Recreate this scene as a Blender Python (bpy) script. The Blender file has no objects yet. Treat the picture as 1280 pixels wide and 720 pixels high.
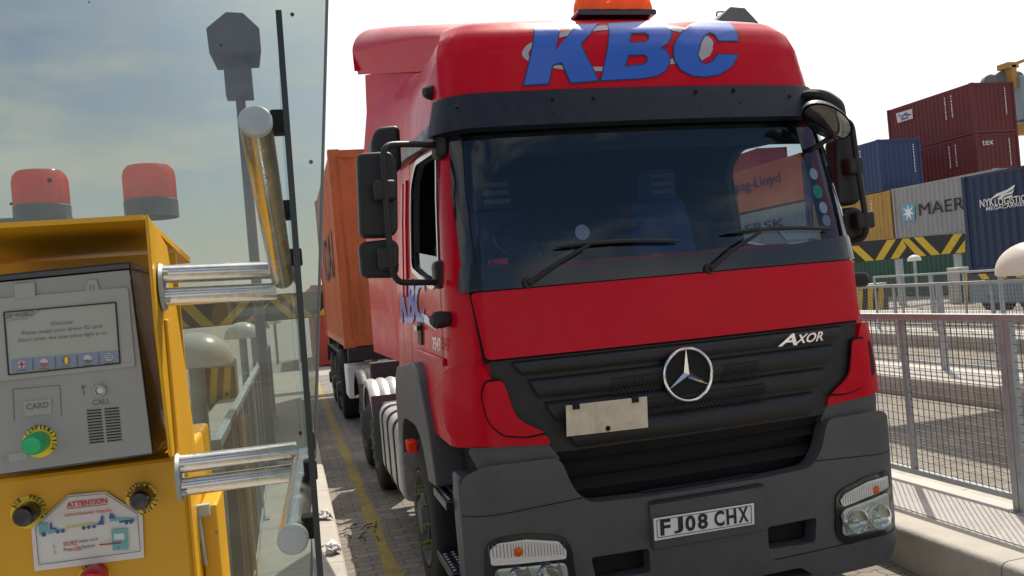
import bpy, bmesh, math, random
from mathutils import Vector, Matrix
random.seed(7)
R_ = math.radians
SC = bpy.context.scene
COL = SC.collection

# ------------------------------------------------------------------ camera
F, CX, CY, CAMH = 1050.0, 640.0, 360.0, 1.88
ROLL = R_(5.04)
_d = Vector((360.0 - CX, -(388.0 - CY), F)).normalized()
_h = Vector((math.cos(ROLL), math.sin(ROLL), 0))
_u = _d.cross(_h).normalized()
if _u.y < 0: _u = -_u
_r = _u.cross(_d).normalized()
if _r.x < 0: _r = -_r
# rows: world X, Y, Z expressed in camera coords (x right, y up, z forward)
RM = Matrix((_r, _d, _u))
CAM = Vector((0, 0, CAMH))
def P(px, py, ax, val):
    """point of the photo (1280x720) on the world plane axis=val"""
    v = RM @ Vector((px - CX, -(py - CY), F))
    return CAM + v * ((val - CAM[ax]) / v[ax])
cd = bpy.data.cameras.new('camera'); cam = bpy.data.objects.new('camera', cd); COL.objects.link(cam)
cd.sensor_width = 36; cd.lens = F / 1280 * 36; cd.clip_start = 0.05; cd.clip_end = 3000
right = RM @ Vector((1, 0, 0)); up = RM @ Vector((0, 1, 0)); fwd = RM @ Vector((0, 0, 1))
m3 = Matrix((right, up, -fwd)).transposed()
cam.matrix_world = Matrix.Translation(CAM) @ m3.to_4x4()
SC.camera = cam

# ------------------------------------------------------------------ materials
def mat(name, col, rough=.5, metal=0, coat=0, spec=.5, noise=0, nscale=8, bump=0, bscale=60, dirt=None, dscale=3, dthr=.55, trans=0, streak=None, sthr=.56, film=0):
    m = bpy.data.materials.new(name); m.use_nodes = True
    nt = m.node_tree; b = nt.nodes['Principled BSDF']
    b.inputs['Base Color'].default_value = (*col, 1); b.inputs['Roughness'].default_value = rough
    b.inputs['Metallic'].default_value = metal; b.inputs['Coat Weight'].default_value = coat
    b.inputs['Coat Roughness'].default_value = .04
    b.inputs['Specular IOR Level'].default_value = spec
    if trans: b.inputs['Transmission Weight'].default_value = trans
    tc = nt.nodes.new('ShaderNodeTexCoord')
    src = None
    if noise:
        n = nt.nodes.new('ShaderNodeTexNoise'); n.inputs['Scale'].default_value = nscale; n.inputs['Detail'].default_value = 6
        n.inputs['Roughness'].default_value = .65
        nt.links.new(tc.outputs['Object'], n.inputs['Vector'])
        mr = nt.nodes.new('ShaderNodeMapRange'); mr.inputs[1].default_value = .3; mr.inputs[2].default_value = .7
        mr.inputs[3].default_value = 1 - noise; mr.inputs[4].default_value = 1 + noise
        nt.links.new(n.outputs['Fac'], mr.inputs[0])
        mx = nt.nodes.new('ShaderNodeVectorMath'); mx.operation = 'SCALE'; mx.inputs[0].default_value = col
        nt.links.new(mr.outputs[0], mx.inputs['Scale']); src = mx.outputs[0]
        r2 = nt.nodes.new('ShaderNodeMapRange'); r2.inputs[1].default_value = .3; r2.inputs[2].default_value = .7
        r2.inputs[3].default_value = max(0, rough - .08); r2.inputs[4].default_value = min(1, rough + .08)
        nt.links.new(n.outputs['Fac'], r2.inputs[0]); nt.links.new(r2.outputs[0], b.inputs['Roughness'])
    if dirt:
        n = nt.nodes.new('ShaderNodeTexNoise'); n.inputs['Scale'].default_value = dscale; n.inputs['Detail'].default_value = 8
        n.inputs['Roughness'].default_value = .7
        nt.links.new(tc.outputs['Object'], n.inputs['Vector'])
        mr = nt.nodes.new('ShaderNodeMapRange'); mr.inputs[1].default_value = dthr; mr.inputs[2].default_value = dthr + .2
        nt.links.new(n.outputs['Fac'], mr.inputs[0])
        mx = nt.nodes.new('ShaderNodeMix'); mx.data_type = 'RGBA'
        if src: nt.links.new(src, mx.inputs['A'])
        else: mx.inputs['A'].default_value = (*col, 1)
        mx.inputs['B'].default_value = (*dirt, 1); nt.links.new(mr.outputs[0], mx.inputs['Factor'])
        src = mx.outputs['Result']
    if streak:      # vertical runs of rust or water marks
        mpn = nt.nodes.new('ShaderNodeMapping'); mpn.inputs['Scale'].default_value = (5, 5, .45); nt.links.new(tc.outputs['Object'], mpn.inputs[0])
        n = nt.nodes.new('ShaderNodeTexNoise'); n.inputs['Scale'].default_value = 1; n.inputs['Detail'].default_value = 7; n.inputs['Roughness'].default_value = .68
        nt.links.new(mpn.outputs[0], n.inputs['Vector'])
        mr = nt.nodes.new('ShaderNodeMapRange'); mr.inputs[1].default_value = sthr; mr.inputs[2].default_value = sthr + .16; mr.inputs[4].default_value = .8
        nt.links.new(n.outputs['Fac'], mr.inputs[0])
        mx = nt.nodes.new('ShaderNodeMix'); mx.data_type = 'RGBA'
        if src: nt.links.new(src, mx.inputs['A'])
        else: mx.inputs['A'].default_value = (*col, 1)
        mx.inputs['B'].default_value = (*streak, 1); nt.links.new(mr.outputs[0], mx.inputs['Factor']); src = mx.outputs['Result']
    if film:        # road film, specks and stone chips
        n = nt.nodes.new('ShaderNodeTexNoise'); n.inputs['Scale'].default_value = 4; n.inputs['Detail'].default_value = 10; n.inputs['Roughness'].default_value = .75
        nt.links.new(tc.outputs['Object'], n.inputs['Vector'])
        mr = nt.nodes.new('ShaderNodeMapRange'); mr.inputs[1].default_value = .42; mr.inputs[2].default_value = .8; mr.inputs[4].default_value = film
        nt.links.new(n.outputs['Fac'], mr.inputs[0])
        vo = nt.nodes.new('ShaderNodeTexVoronoi'); vo.inputs['Scale'].default_value = 26; nt.links.new(tc.outputs['Object'], vo.inputs['Vector'])
        sp = nt.nodes.new('ShaderNodeSeparateColor'); nt.links.new(vo.outputs['Color'], sp.inputs[0])
        a = nt.nodes.new('ShaderNodeMath'); a.operation = 'GREATER_THAN'; a.inputs[1].default_value = .86; nt.links.new(sp.outputs[0], a.inputs[0])
        c = nt.nodes.new('ShaderNodeMath'); c.operation = 'LESS_THAN'; c.inputs[1].default_value = .085; nt.links.new(vo.outputs['Distance'], c.inputs[0])
        d = nt.nodes.new('ShaderNodeMath'); d.operation = 'MULTIPLY'; nt.links.new(a.outputs[0], d.inputs[0]); nt.links.new(c.outputs[0], d.inputs[1])
        d2 = nt.nodes.new('ShaderNodeMath'); d2.operation = 'MULTIPLY'; d2.inputs[1].default_value = .55; nt.links.new(d.outputs[0], d2.inputs[0])
        mxx = nt.nodes.new('ShaderNodeMath'); mxx.operation = 'MAXIMUM'; nt.links.new(mr.outputs[0], mxx.inputs[0]); nt.links.new(d2.outputs[0], mxx.inputs[1])
        mx = nt.nodes.new('ShaderNodeMix'); mx.data_type = 'RGBA'
        if src: nt.links.new(src, mx.inputs['A'])
        else: mx.inputs['A'].default_value = (*col, 1)
        mx.inputs['B'].default_value = (.16, .13, .10, 1); nt.links.new(mxx.outputs[0], mx.inputs['Factor']); src = mx.outputs['Result']
    if src: nt.links.new(src, b.inputs['Base Color'])
    if bump:
        n = nt.nodes.new('ShaderNodeTexNoise'); n.inputs['Scale'].default_value = bscale; n.inputs['Detail'].default_value = 5
        nt.links.new(tc.outputs['Object'], n.inputs['Vector'])
        bp = nt.nodes.new('ShaderNodeBump'); bp.inputs['Strength'].default_value = bump; bp.inputs['Distance'].default_value = .01
        nt.links.new(n.outputs['Fac'], bp.inputs['Height']); nt.links.new(bp.outputs[0], b.inputs['Normal'])
    return m

def glass_mat(name, tint, refl=.08, haze=0, hazecol=(.5, .48, .44), dots=False):
    m = bpy.data.materials.new(name); m.use_nodes = True; nt = m.node_tree; nt.nodes.clear()
    out = nt.nodes.new('ShaderNodeOutputMaterial')
    lw = nt.nodes.new('ShaderNodeLayerWeight'); lw.inputs['Blend'].default_value = .5
    pw = nt.nodes.new('ShaderNodeMath'); pw.operation = 'POWER'; pw.inputs[1].default_value = 5
    nt.links.new(lw.outputs['Facing'], pw.inputs[0])
    ma = nt.nodes.new('ShaderNodeMath'); ma.operation = 'MULTIPLY_ADD'; ma.inputs[1].default_value = .85; ma.inputs[2].default_value = refl
    nt.links.new(pw.outputs[0], ma.inputs[0])
    tr = nt.nodes.new('ShaderNodeBsdfTransparent'); tr.inputs[0].default_value = (*tint, 1)
    gl = nt.nodes.new('ShaderNodeBsdfGlossy'); gl.inputs['Roughness'].default_value = .01; gl.inputs[0].default_value = (.78, .9, 1, 1)
    base = tr.outputs[0]
    if haze:
        tcn = nt.nodes.new('ShaderNodeTexCoord')
        df = nt.nodes.new('ShaderNodeBsdfDiffuse'); df.inputs[0].default_value = (*hazecol, 1)
        tl = nt.nodes.new('ShaderNodeBsdfTranslucent'); tl.inputs[0].default_value = (*hazecol, 1)
        ad = nt.nodes.new('ShaderNodeMixShader'); ad.inputs[0].default_value = .5
        nt.links.new(df.outputs[0], ad.inputs[1]); nt.links.new(tl.outputs[0], ad.inputs[2])
        n = nt.nodes.new('ShaderNodeTexNoise'); n.inputs['Scale'].default_value = 1.6; n.inputs['Detail'].default_value = 7; n.inputs['Roughness'].default_value = .62; n.inputs['Distortion'].default_value = 1.6
        nt.links.new(tcn.outputs['Object'], n.inputs['Vector'])
        mr = nt.nodes.new('ShaderNodeMapRange'); mr.inputs[1].default_value = .35; mr.inputs[2].default_value = .75
        mr.inputs[3].default_value = haze * .45; mr.inputs[4].default_value = haze * 2.2
        nt.links.new(n.outputs['Fac'], mr.inputs[0]); fac = mr.outputs[0]
        mh = nt.nodes.new('ShaderNodeMixShader'); nt.links.new(fac, mh.inputs[0])
        nt.links.new(tr.outputs[0], mh.inputs[1]); nt.links.new(ad.outputs[0], mh.inputs[2]); base = mh.outputs[0]
        if dots:
            vo = nt.nodes.new('ShaderNodeTexVoronoi'); vo.inputs['Scale'].default_value = 11; vo.inputs['Randomness'].default_value = 1
            nt.links.new(tcn.outputs['Object'], vo.inputs['Vector'])
            lt = nt.nodes.new('ShaderNodeMath'); lt.operation = 'LESS_THAN'; lt.inputs[1].default_value = .05
            nt.links.new(vo.outputs['Distance'], lt.inputs[0])
            m2 = nt.nodes.new('ShaderNodeMixShader'); nt.links.new(lt.outputs[0], m2.inputs[0])
            dk = nt.nodes.new('ShaderNodeBsdfDiffuse'); dk.inputs[0].default_value = (.06, .05, .04, 1)
            nt.links.new(base, m2.inputs[1]); nt.links.new(dk.outputs[0], m2.inputs[2]); base = m2.outputs[0]
    mx = nt.nodes.new('ShaderNodeMixShader')
    nt.links.new(ma.outputs[0], mx.inputs[0]); nt.links.new(base, mx.inputs[1]); nt.links.new(gl.outputs[0], mx.inputs[2])
    nt.links.new(mx.outputs[0], out.inputs[0])
    return m

M = {}
M['red'] = mat('red_paint', (.56, .0, .016), .28, coat=.08, spec=.12, noise=.05, nscale=3, film=.10, bump=.02, bscale=4)
M['red_in'] = mat('cab_lining', (.03, .032, .036), .85)
M['black'] = mat('black_plastic', (.009, .010, .012), .55, noise=.2, nscale=20, film=.06)
M['gloss_black'] = mat('gloss_black', (.008, .010, .015), .12, coat=.4)
M['visor'] = mat('visor_plastic', (.010, .014, .024), .35, spec=.3, noise=.1, nscale=15)
M['grey'] = mat('grey_bumper_plastic', (.072, .075, .083), .52, film=.22, noise=.14, nscale=9, bump=.05, bscale=300, dirt=(.10, .095, .085), dscale=2.2, dthr=.58)
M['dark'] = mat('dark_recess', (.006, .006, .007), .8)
M['tyre'] = mat('tyre_rubber', (.012, .012, .012), .85, noise=.25, nscale=14, bump=.2, bscale=80)
M['chassis'] = mat('chassis_black', (.02, .02, .023), .6, noise=.3, nscale=6)
M['steel'] = mat('galvanised_steel', (.38, .42, .435), .5, metal=.2, noise=.18, nscale=12)
M['wire'] = mat('mesh_wire', (.17, .175, .175), .55, metal=.5)
M['chrome'] = mat('chrome', (.8, .8, .8), .12, metal=1)
M['stainless'] = mat('stainless_tube', (.62, .60, .56), .22, metal=1, noise=.14, nscale=40, bump=.03, bscale=90, dirt=(.30, .25, .17), dscale=18, dthr=.66)
M['alu'] = mat('aluminium_tank', (.42, .42, .41), .4, metal=.4, noise=.15, nscale=10, film=.2)
M['yellow'] = mat('yellow_paint', (.66, .345, .003), .4, film=.10, noise=.06, nscale=5, bump=.03, bscale=40, dirt=(.26, .11, .01), dscale=5, dthr=.66)
M['yellow2'] = mat('yellow_label', (.85, .62, .02), .5)
M['panel'] = mat('terminal_grey', (.29, .30, .295), .5, noise=.07, nscale=6, streak=(.15, .135, .10), sthr=.6, dirt=(.16, .145, .11), dscale=7, dthr=.6)
M['panel2'] = mat('terminal_light_grey', (.335, .345, .335), .5, noise=.06, nscale=12)
M['bezel'] = mat('bezel_dark', (.012, .016, .03), .25, coat=.3)
M['green'] = mat('green_button', (.0, .42, .16), .35, coat=.2)
M['redbtn'] = mat('red_button', (.6, .005, .02), .35, coat=.2)
M['paper'] = mat('paper', (.68, .67, .66), .8, noise=.04, nscale=20)
M['ink'] = mat('ink_black', (.02, .02, .02), .7)
M['inkgrey'] = mat('ink_grey', (.16, .16, .16), .7)
M['redink'] = mat('ink_red', (.55, .02, .03), .7)
M['blueink'] = mat('ink_blue', (.05, .12, .35), .7)
M['tealink'] = mat('ink_teal', (.16, .42, .46), .7)
M['limeink'] = mat('ink_lime', (.55, .6, .12), .7)
M['letterblue'] = mat('letter_blue', (.012, .10, .52), .35, coat=.3)
M['letteredge'] = mat('letter_outline', (.012, .02, .08), .4)
M['ringgrey'] = mat('letter_grey', (.38, .37, .42), .4)
M['white'] = mat('white_paint', (.78, .78, .76), .45, noise=.06, nscale=6, dirt=(.5, .47, .40), dscale=4, dthr=.62)
M['cream'] = mat('cream_dome', (.72, .71, .61), .5, noise=.04, nscale=8, dirt=(.5, .46, .36), dscale=6, dthr=.66)
M['plate'] = mat('number_plate', (.80, .80, .80), .35)
M['oldplate'] = mat('old_white_plate', (.66, .58, .44), .7, noise=.16, nscale=14, streak=(.34, .27, .17), sthr=.5, dirt=(.06, .05, .04), dscale=22, dthr=.66)
M['concrete'] = mat('kerb_concrete', (.42, .39, .34), .85, noise=.18, nscale=5, bump=.25, bscale=50, dirt=(.22, .2, .17), dscale=2.5, dthr=.56)
M['concrete_pale'] = mat('pale_concrete', (.5, .48, .44), .85, noise=.12, nscale=5, bump=.2, bscale=50)
M['stripe_y'] = mat('stripe_yellow', (.72, .50, .03), .5, noise=.1, nscale=6)
M['stripe_k'] = mat('stripe_black', (.018, .018, .02), .5)
M['reflector'] = mat('lamp_reflector', (.85, .85, .85), .08, metal=1)
M['lampclear'] = mat('clear_lens', (.75, .74, .70), .15, noise=.1, nscale=90, coat=.5)
M['seat'] = mat('seat_cloth', (.028, .03, .05), .9)
M['blueseat'] = mat('blue_cloth', (.02, .07, .25), .9)
M['yel_line'] = mat('road_yellow', (.31, .22, .04), .85, noise=.25, nscale=30, dirt=(.15, .13, .10), dscale=7, dthr=.48)
M['nutind'] = mat('wheel_nut_pointer', (.17, .21, .05), .6)
M['rim'] = mat('rim_grey', (.05, .05, .05), .6, metal=.3)
M['glass'] = glass_mat('windscreen_glass', (.52, .60, .69), .058)
M['sideglass'] = glass_mat('side_glass', (.6, .66, .66), .06)
M['pane'] = glass_mat('smoked_pane', (.62, .67, .655), .05, .065, (.50, .46, .40), True)
M['fin'] = glass_mat('clear_pane', (.7, .76, .72), .05, .12)
M['fin_edge'] = mat('pane_edge', (.012, .02, .022), .3)
M['mirror'] = mat('mirror_glass', (.8, .82, .84), .03, metal=1)
M['darkmirror'] = mat('dark_mirror_glass', (.16, .17, .17), .06, metal=1)
M['cont_orange'] = mat('orange_container', (.54, .125, .035), .6, noise=.2, nscale=1.5, dirt=(.20, .045, .02), dscale=1.2, dthr=.56, streak=(.16, .045, .02), sthr=.55)
M['cont_maroon'] = mat('maroon_container', (.13, .014, .02), .6, noise=.2, nscale=1, dirt=(.08, .012, .012), dscale=.8, dthr=.56, streak=(.075, .02, .016), sthr=.54)
M['cont_blue'] = mat('blue_container', (.022, .045, .13), .6, noise=.2, nscale=1, streak=(.02, .028, .06), sthr=.55)
M['cont_navy'] = mat('navy_container', (.012, .03, .08), .6, noise=.15, nscale=1, streak=(.03, .035, .05), sthr=.58)
M['cont_tan'] = mat('tan_container', (.42, .24, .055), .65, noise=.15, nscale=1, dirt=(.22, .11, .03), dscale=1.5, dthr=.58, streak=(.20, .09, .03), sthr=.55)
M['cont_grey'] = mat('grey_container', (.30, .30, .31), .65, noise=.12, nscale=1, dirt=(.19, .17, .15), dscale=1.1, dthr=.57, streak=(.20, .15, .11), sthr=.56)
M['cont_hl'] = mat('orange_line_container', (.62, .12, .035), .6, noise=.12, nscale=1)
M['cont_green'] = mat('green_container', (.03, .095, .065), .65, noise=.2, nscale=1)
M['cont_red'] = mat('red_container', (.42, .05, .03), .65, noise=.2, nscale=1)
M['starblue'] = mat('star_blue', (.12, .38, .52), .6)
M['craneblue'] = mat('crane_blue_grey', (.22, .30, .35), .55, noise=.1, nscale=1)
M['craneyellow'] = mat('crane_yellow', (.40, .23, .05), .55, noise=.1, nscale=1)
M['mastgrey'] = mat('mast_grey', (.13, .15, .17), .55, noise=.1, nscale=5)
M['seam'] = mat('panel_gap', (.01, .002, .004), .9)

def lens_mat(name, c, dome=False):
    m = bpy.data.materials.new(name); m.use_nodes = True; nt = m.node_tree; nt.nodes.clear()
    out = nt.nodes.new('ShaderNodeOutputMaterial'); tl = nt.nodes.new('ShaderNodeBsdfTranslucent'); tl.inputs[0].default_value = (*c, 1)
    df = nt.nodes.new('ShaderNodeBsdfDiffuse'); df.inputs[0].default_value = (*c, 1); gl = nt.nodes.new('ShaderNodeBsdfGlossy'); gl.inputs['Roughness'].default_value = .3 if dome else .12
    tc = nt.nodes.new('ShaderNodeTexCoord'); wv = nt.nodes.new('ShaderNodeTexWave'); wv.inputs['Scale'].default_value = 18; nt.links.new(tc.outputs['Object'], wv.inputs['Vector'])
    mr = nt.nodes.new('ShaderNodeMapRange'); mr.inputs[3].default_value = .42 if dome else .55; mr.inputs[4].default_value = .42 if dome else .85; nt.links.new(wv.outputs['Fac'], mr.inputs[0])
    a = nt.nodes.new('ShaderNodeMixShader'); nt.links.new(mr.outputs[0], a.inputs[0]); nt.links.new(df.outputs[0], a.inputs[1]); nt.links.new(tl.outputs[0], a.inputs[2])
    b = nt.nodes.new('ShaderNodeMixShader'); b.inputs[0].default_value = .06; nt.links.new(a.outputs[0], b.inputs[1]); nt.links.new(gl.outputs[0], b.inputs[2])
    nt.links.new(b.outputs[0], out.inputs[0]); return m
M['cream'] = lens_mat('cream_dome', (.80, .79, .73), True)
M['amber'] = lens_mat('amber_lens', (1.0, .30, .01)); M['orange_lens'] = lens_mat('beacon_lens', (1.0, .13, .03))
# paving (one material, several scales through object coords)
def paving(name, c1, c2, mortar, scale=1):
    m = bpy.data.materials.new(name); m.use_nodes = True; nt = m.node_tree; b = nt.nodes['Principled BSDF']
    tc = nt.nodes.new('ShaderNodeTexCoord')
    # zig-zag (interlocking) pavers: wobble the coordinate before the brick grid
    sx = nt.nodes.new('ShaderNodeSeparateXYZ'); nt.links.new(tc.outputs['Object'], sx.inputs[0])
    def tri(sock, k, amp):
        a = nt.nodes.new('ShaderNodeMath'); a.operation = 'PINGPONG'; a.inputs[1].default_value = k; nt.links.new(sock, a.inputs[0])
        s = nt.nodes.new('ShaderNodeMath'); s.operation = 'MULTIPLY'; s.inputs[1].default_value = amp; nt.links.new(a.outputs[0], s.inputs[0]); return s.outputs[0]
    wx = nt.nodes.new('ShaderNodeMath'); nt.links.new(sx.outputs['X'], wx.inputs[0]); nt.links.new(tri(sx.outputs['Y'], .05, .35), wx.inputs[1])
    wy = nt.nodes.new('ShaderNodeMath'); nt.links.new(sx.outputs['Y'], wy.inputs[0]); nt.links.new(tri(sx.outputs['X'], .055, .35), wy.inputs[1])
    cb = nt.nodes.new('ShaderNodeCombineXYZ'); nt.links.new(wx.outputs[0], cb.inputs[0]); nt.links.new(wy.outputs[0], cb.inputs[1])
    br = nt.nodes.new('ShaderNodeTexBrick'); nt.links.new(cb.outputs[0], br.inputs['Vector'])
    br.inputs['Scale'].default_value = 1 / scale; br.inputs['Brick Width'].default_value = .22; br.inputs['Row Height'].default_value = .11
    br.inputs['Mortar Size'].default_value = .006; br.inputs['Mortar Smooth'].default_value = .2; br.inputs['Bias'].default_value = -.2
    br.inputs['Color1'].default_value = (*c1, 1); br.inputs['Color2'].default_value = (*c2, 1); br.inputs['Mortar'].default_value = (*mortar, 1)
    n = nt.nodes.new('ShaderNodeTexNoise'); n.inputs['Scale'].default_value = 1.1; n.inputs['Detail'].default_value = 9; n.inputs['Roughness'].default_value = .7
    nt.links.new(tc.outputs['Object'], n.inputs['Vector'])
    mr = nt.nodes.new('ShaderNodeMapRange'); mr.inputs[1].default_value = .3; mr.inputs[2].default_value = .7; mr.inputs[3].default_value = .6; mr.inputs[4].default_value = 1.3
    nt.links.new(n.outputs['Fac'], mr.inputs[0])
    vm = nt.nodes.new('ShaderNodeVectorMath'); vm.operation = 'SCALE'; nt.links.new(br.outputs['Color'], vm.inputs[0]); nt.links.new(mr.outputs[0], vm.inputs['Scale'])
    n3 = nt.nodes.new('ShaderNodeTexNoise'); n3.inputs['Scale'].default_value = .55; n3.inputs['Detail'].default_value = 4; n3.inputs['Distortion'].default_value = .8; nt.links.new(tc.outputs['Object'], n3.inputs['Vector'])
    m3_ = nt.nodes.new('ShaderNodeMapRange'); m3_.inputs[1].default_value = .56; m3_.inputs[2].default_value = .74; m3_.inputs[4].default_value = .65; nt.links.new(n3.outputs['Fac'], m3_.inputs[0])
    mx3 = nt.nodes.new('ShaderNodeMix'); mx3.data_type = 'RGBA'; nt.links.new(m3_.outputs[0], mx3.inputs['Factor']); nt.links.new(vm.outputs[0], mx3.inputs['A']); mx3.inputs['B'].default_value = (.055, .05, .045, 1)
    nt.links.new(mx3.outputs['Result'], b.inputs['Base Color']); b.inputs['Roughness'].default_value = .85
    bp = nt.nodes.new('ShaderNodeBump'); bp.invert = True; bp.inputs['Strength'].default_value = .6; bp.inputs['Distance'].default_value = .008
    nt.links.new(br.outputs['Fac'], bp.inputs['Height'])
    n2 = nt.nodes.new('ShaderNodeTexNoise'); n2.inputs['Scale'].default_value = 90; nt.links.new(tc.outputs['Object'], n2.inputs['Vector'])
    b2 = nt.nodes.new('ShaderNodeBump'); b2.inputs['Strength'].default_value = .3; b2.inputs['Distance'].default_value = .004
    nt.links.new(n2.outputs['Fac'], b2.inputs['Height']); nt.links.new(bp.outputs[0], b2.inputs['Normal']); nt.links.new(b2.outputs[0], b.inputs['Normal'])
    return m
M['pave'] = paving('lane_pavers', (.185, .16, .13), (.25, .215, .17), (.08, .07, .06))
M['ground'] = mat('yard_ground', (.30, .28, .25), .9, noise=.25, nscale=.6, bump=.2, bscale=20)

# ------------------------------------------------------------------ mesh helpers
ORG = {}
def org(o): return ORG.get(o.name, Vector((0, 0, 0))) if o else Vector((0, 0, 0))
def arc_corner(poly, r, n=4):
    """round the corners of a 2D polygon; r a number or list"""
    out = []; N = len(poly)
    for i in range(N):
        p = Vector(poly[i]); a = Vector(poly[i - 1]); b = Vector(poly[(i + 1) % N])
        rr = r[i] if isinstance(r, (list, tuple)) else r
        if rr <= 0: out.append(tuple(p)); continue
        da, db = (a - p), (b - p)
        rr = min(rr, da.length * .45, db.length * .45)
        s, e = p + da.normalized() * rr, p + db.normalized() * rr
        for k in range(n + 1):
            t = k / n
            out.append(tuple((1 - t) ** 2 * s + 2 * t * (1 - t) * p + t * t * e))
    return out
def path_round(pts, r, n=5):
    pts = [Vector(p) for p in pts]; out = [pts[0]]
    for i in range(1, len(pts) - 1):
        p = pts[i]; da = pts[i - 1] - p; db = pts[i + 1] - p
        rr = min(r, da.length * .45, db.length * .45)
        s, e = p + da.normalized() * rr, p + db.normalized() * rr
        for k in range(n + 1):
            t = k / n; out.append((1 - t) ** 2 * s + 2 * t * (1 - t) * p + t * t * e)
    out.append(pts[-1]); return out

class MB:
    def __init__(self): self.bm = bmesh.new()
    def box(self, x0, x1, y0, y1, z0, z1):
        v = [self.bm.verts.new((x, y, z)) for x in (x0, x1) for y in (y0, y1) for z in (z0, z1)]
        for f in ((0, 1, 3, 2), (4, 6, 7, 5), (0, 4, 5, 1), (2, 3, 7, 6), (0, 2, 6, 4), (1, 5, 7, 3)):
            self.bm.faces.new([v[i] for i in f])
        return self
    def obox(self, c, ax, ay, az):
        """box from centre and three half-axis vectors"""
        c, ax, ay, az = Vector(c), Vector(ax), Vector(ay), Vector(az)
        v = [self.bm.verts.new(c + ax * i + ay * j + az * k) for i in (-1, 1) for j in (-1, 1) for k in (-1, 1)]
        for f in ((0, 1, 3, 2), (4, 6, 7, 5), (0, 4, 5, 1), (2, 3, 7, 6), (0, 2, 6, 4), (1, 5, 7, 3)):
            self.bm.faces.new([v[i] for i in f])
        return self
    def prism(self, pts, vec):
        """closed 3D polygon extruded by vec"""
        vec = Vector(vec); a = [self.bm.verts.new(p) for p in pts]; b = [self.bm.verts.new(Vector(p) + vec) for p in pts]
        n = len(pts)
        self.bm.faces.new(a); self.bm.faces.new(b[::-1])
        for i in range(n): self.bm.faces.new((a[i], b[i], b[(i + 1) % n], a[(i + 1) % n]))
        return self
    def tube(self, pts, r, seg=10, caps=True):
        pts = [Vector(p) for p in pts]; rings = []; n = None
        for i, p in enumerate(pts):
            t = (pts[min(i + 1, len(pts) - 1)] - pts[max(i - 1, 0)]).normalized()
            if n is None:
                n = t.orthogonal().normalized()
            else:
                n = (n - t * n.dot(t)).normalized()
            b = t.cross(n); rr = r[i] if isinstance(r, (list, tuple)) else r
            rings.append([self.bm.verts.new(p + (n * math.cos(2 * math.pi * k / seg) + b * math.sin(2 * math.pi * k / seg)) * rr) for k in range(seg)])
        for a, c in zip(rings, rings[1:]):
            for k in range(seg): self.bm.faces.new((a[k], a[(k + 1) % seg], c[(k + 1) % seg], c[k]))
        if caps: self.bm.faces.new(rings[0][::-1]); self.bm.faces.new(rings[-1])
        return self
    def lathe(self, prof, o=(0, 0, 0), axis=(0, 0, 1), seg=28):
        axis = Vector(axis).normalized(); n = axis.orthogonal().normalized(); b = axis.cross(n); o = Vector(o); rings = []
        for r, h in prof:
            if r < 1e-6: rings.append([self.bm.verts.new(o + axis * h)])
            else: rings.append([self.bm.verts.new(o + axis * h + (n * math.cos(2 * math.pi * k / seg) + b * math.sin(2 * math.pi * k / seg)) * r) for k in range(seg)])
        for a, c in zip(rings, rings[1:]):
            for k in range(seg):
                k2 = (k + 1) % seg
                if len(a) == 1 and len(c) == 1: continue
                if len(a) == 1: self.bm.faces.new((a[0], c[k2], c[k]))
                elif len(c) == 1: self.bm.faces.new((a[k], a[k2], c[0]))
                else: self.bm.faces.new((a[k], a[k2], c[k2], c[k]))
        return self
    def grid(self, fn, nu, nv, closed_u=False):
        g = [[self.bm.verts.new(fn(i / nu, j / nv)) for i in range(nu + (0 if closed_u else 1))] for j in range(nv + 1)]
        for j in range(nv):
            for i in range(nu):
                i2 = (i + 1) % nu if closed_u else i + 1
                self.bm.faces.new((g[j][i], g[j][i2], g[j + 1][i2], g[j + 1][i]))
        return self
    def surf(self, loops, fmap, thick=0, da=None, db=None, off=0):
        """2D outline loops (first outer, rest holes) laid on a curved surface fmap(a,b,off)->3D and given thickness"""
        b = bmesh.new(); ed = []
        for lp in loops:
            vs = [b.verts.new((p[0], p[1], 0)) for p in lp]
            ed += [b.edges.new((vs[i], vs[(i + 1) % len(vs)])) for i in range(len(vs))]
        bmesh.ops.triangle_fill(b, use_beauty=True, use_dissolve=False, edges=ed, normal=(0, 0, 1))
        if len(loops) == 1 and not b.faces: b.faces.new(b.verts[:])
        for lst, no in ((da, (1, 0, 0)), (db, (0, 1, 0))):
            if not lst: continue
            for v in lst:
                co = (v, 0, 0) if no[0] else (0, v, 0)
                bmesh.ops.bisect_plane(b, geom=b.verts[:] + b.edges[:] + b.faces[:], dist=1e-5, plane_co=co, plane_no=no)
        bmesh.ops.recalc_face_normals(b, faces=b.faces[:])
        m1, m2 = {}, {}
        for v in b.verts:
            m1[v] = self.bm.verts.new(fmap(v.co.x, v.co.y, off))
            if thick: m2[v] = self.bm.verts.new(fmap(v.co.x, v.co.y, off - thick))
        for f in b.faces:
            vs = f.verts[:]
            self.bm.faces.new([m1[v] for v in vs])
            if thick: self.bm.faces.new([m2[v] for v in vs][::-1])
        if thick:
            for e in b.edges:
                if len(e.link_faces) == 1:
                    p, q = e.verts
                    self.bm.faces.new((m1[p], m1[q], m2[q], m2[p]))
        b.free(); return self
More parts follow.
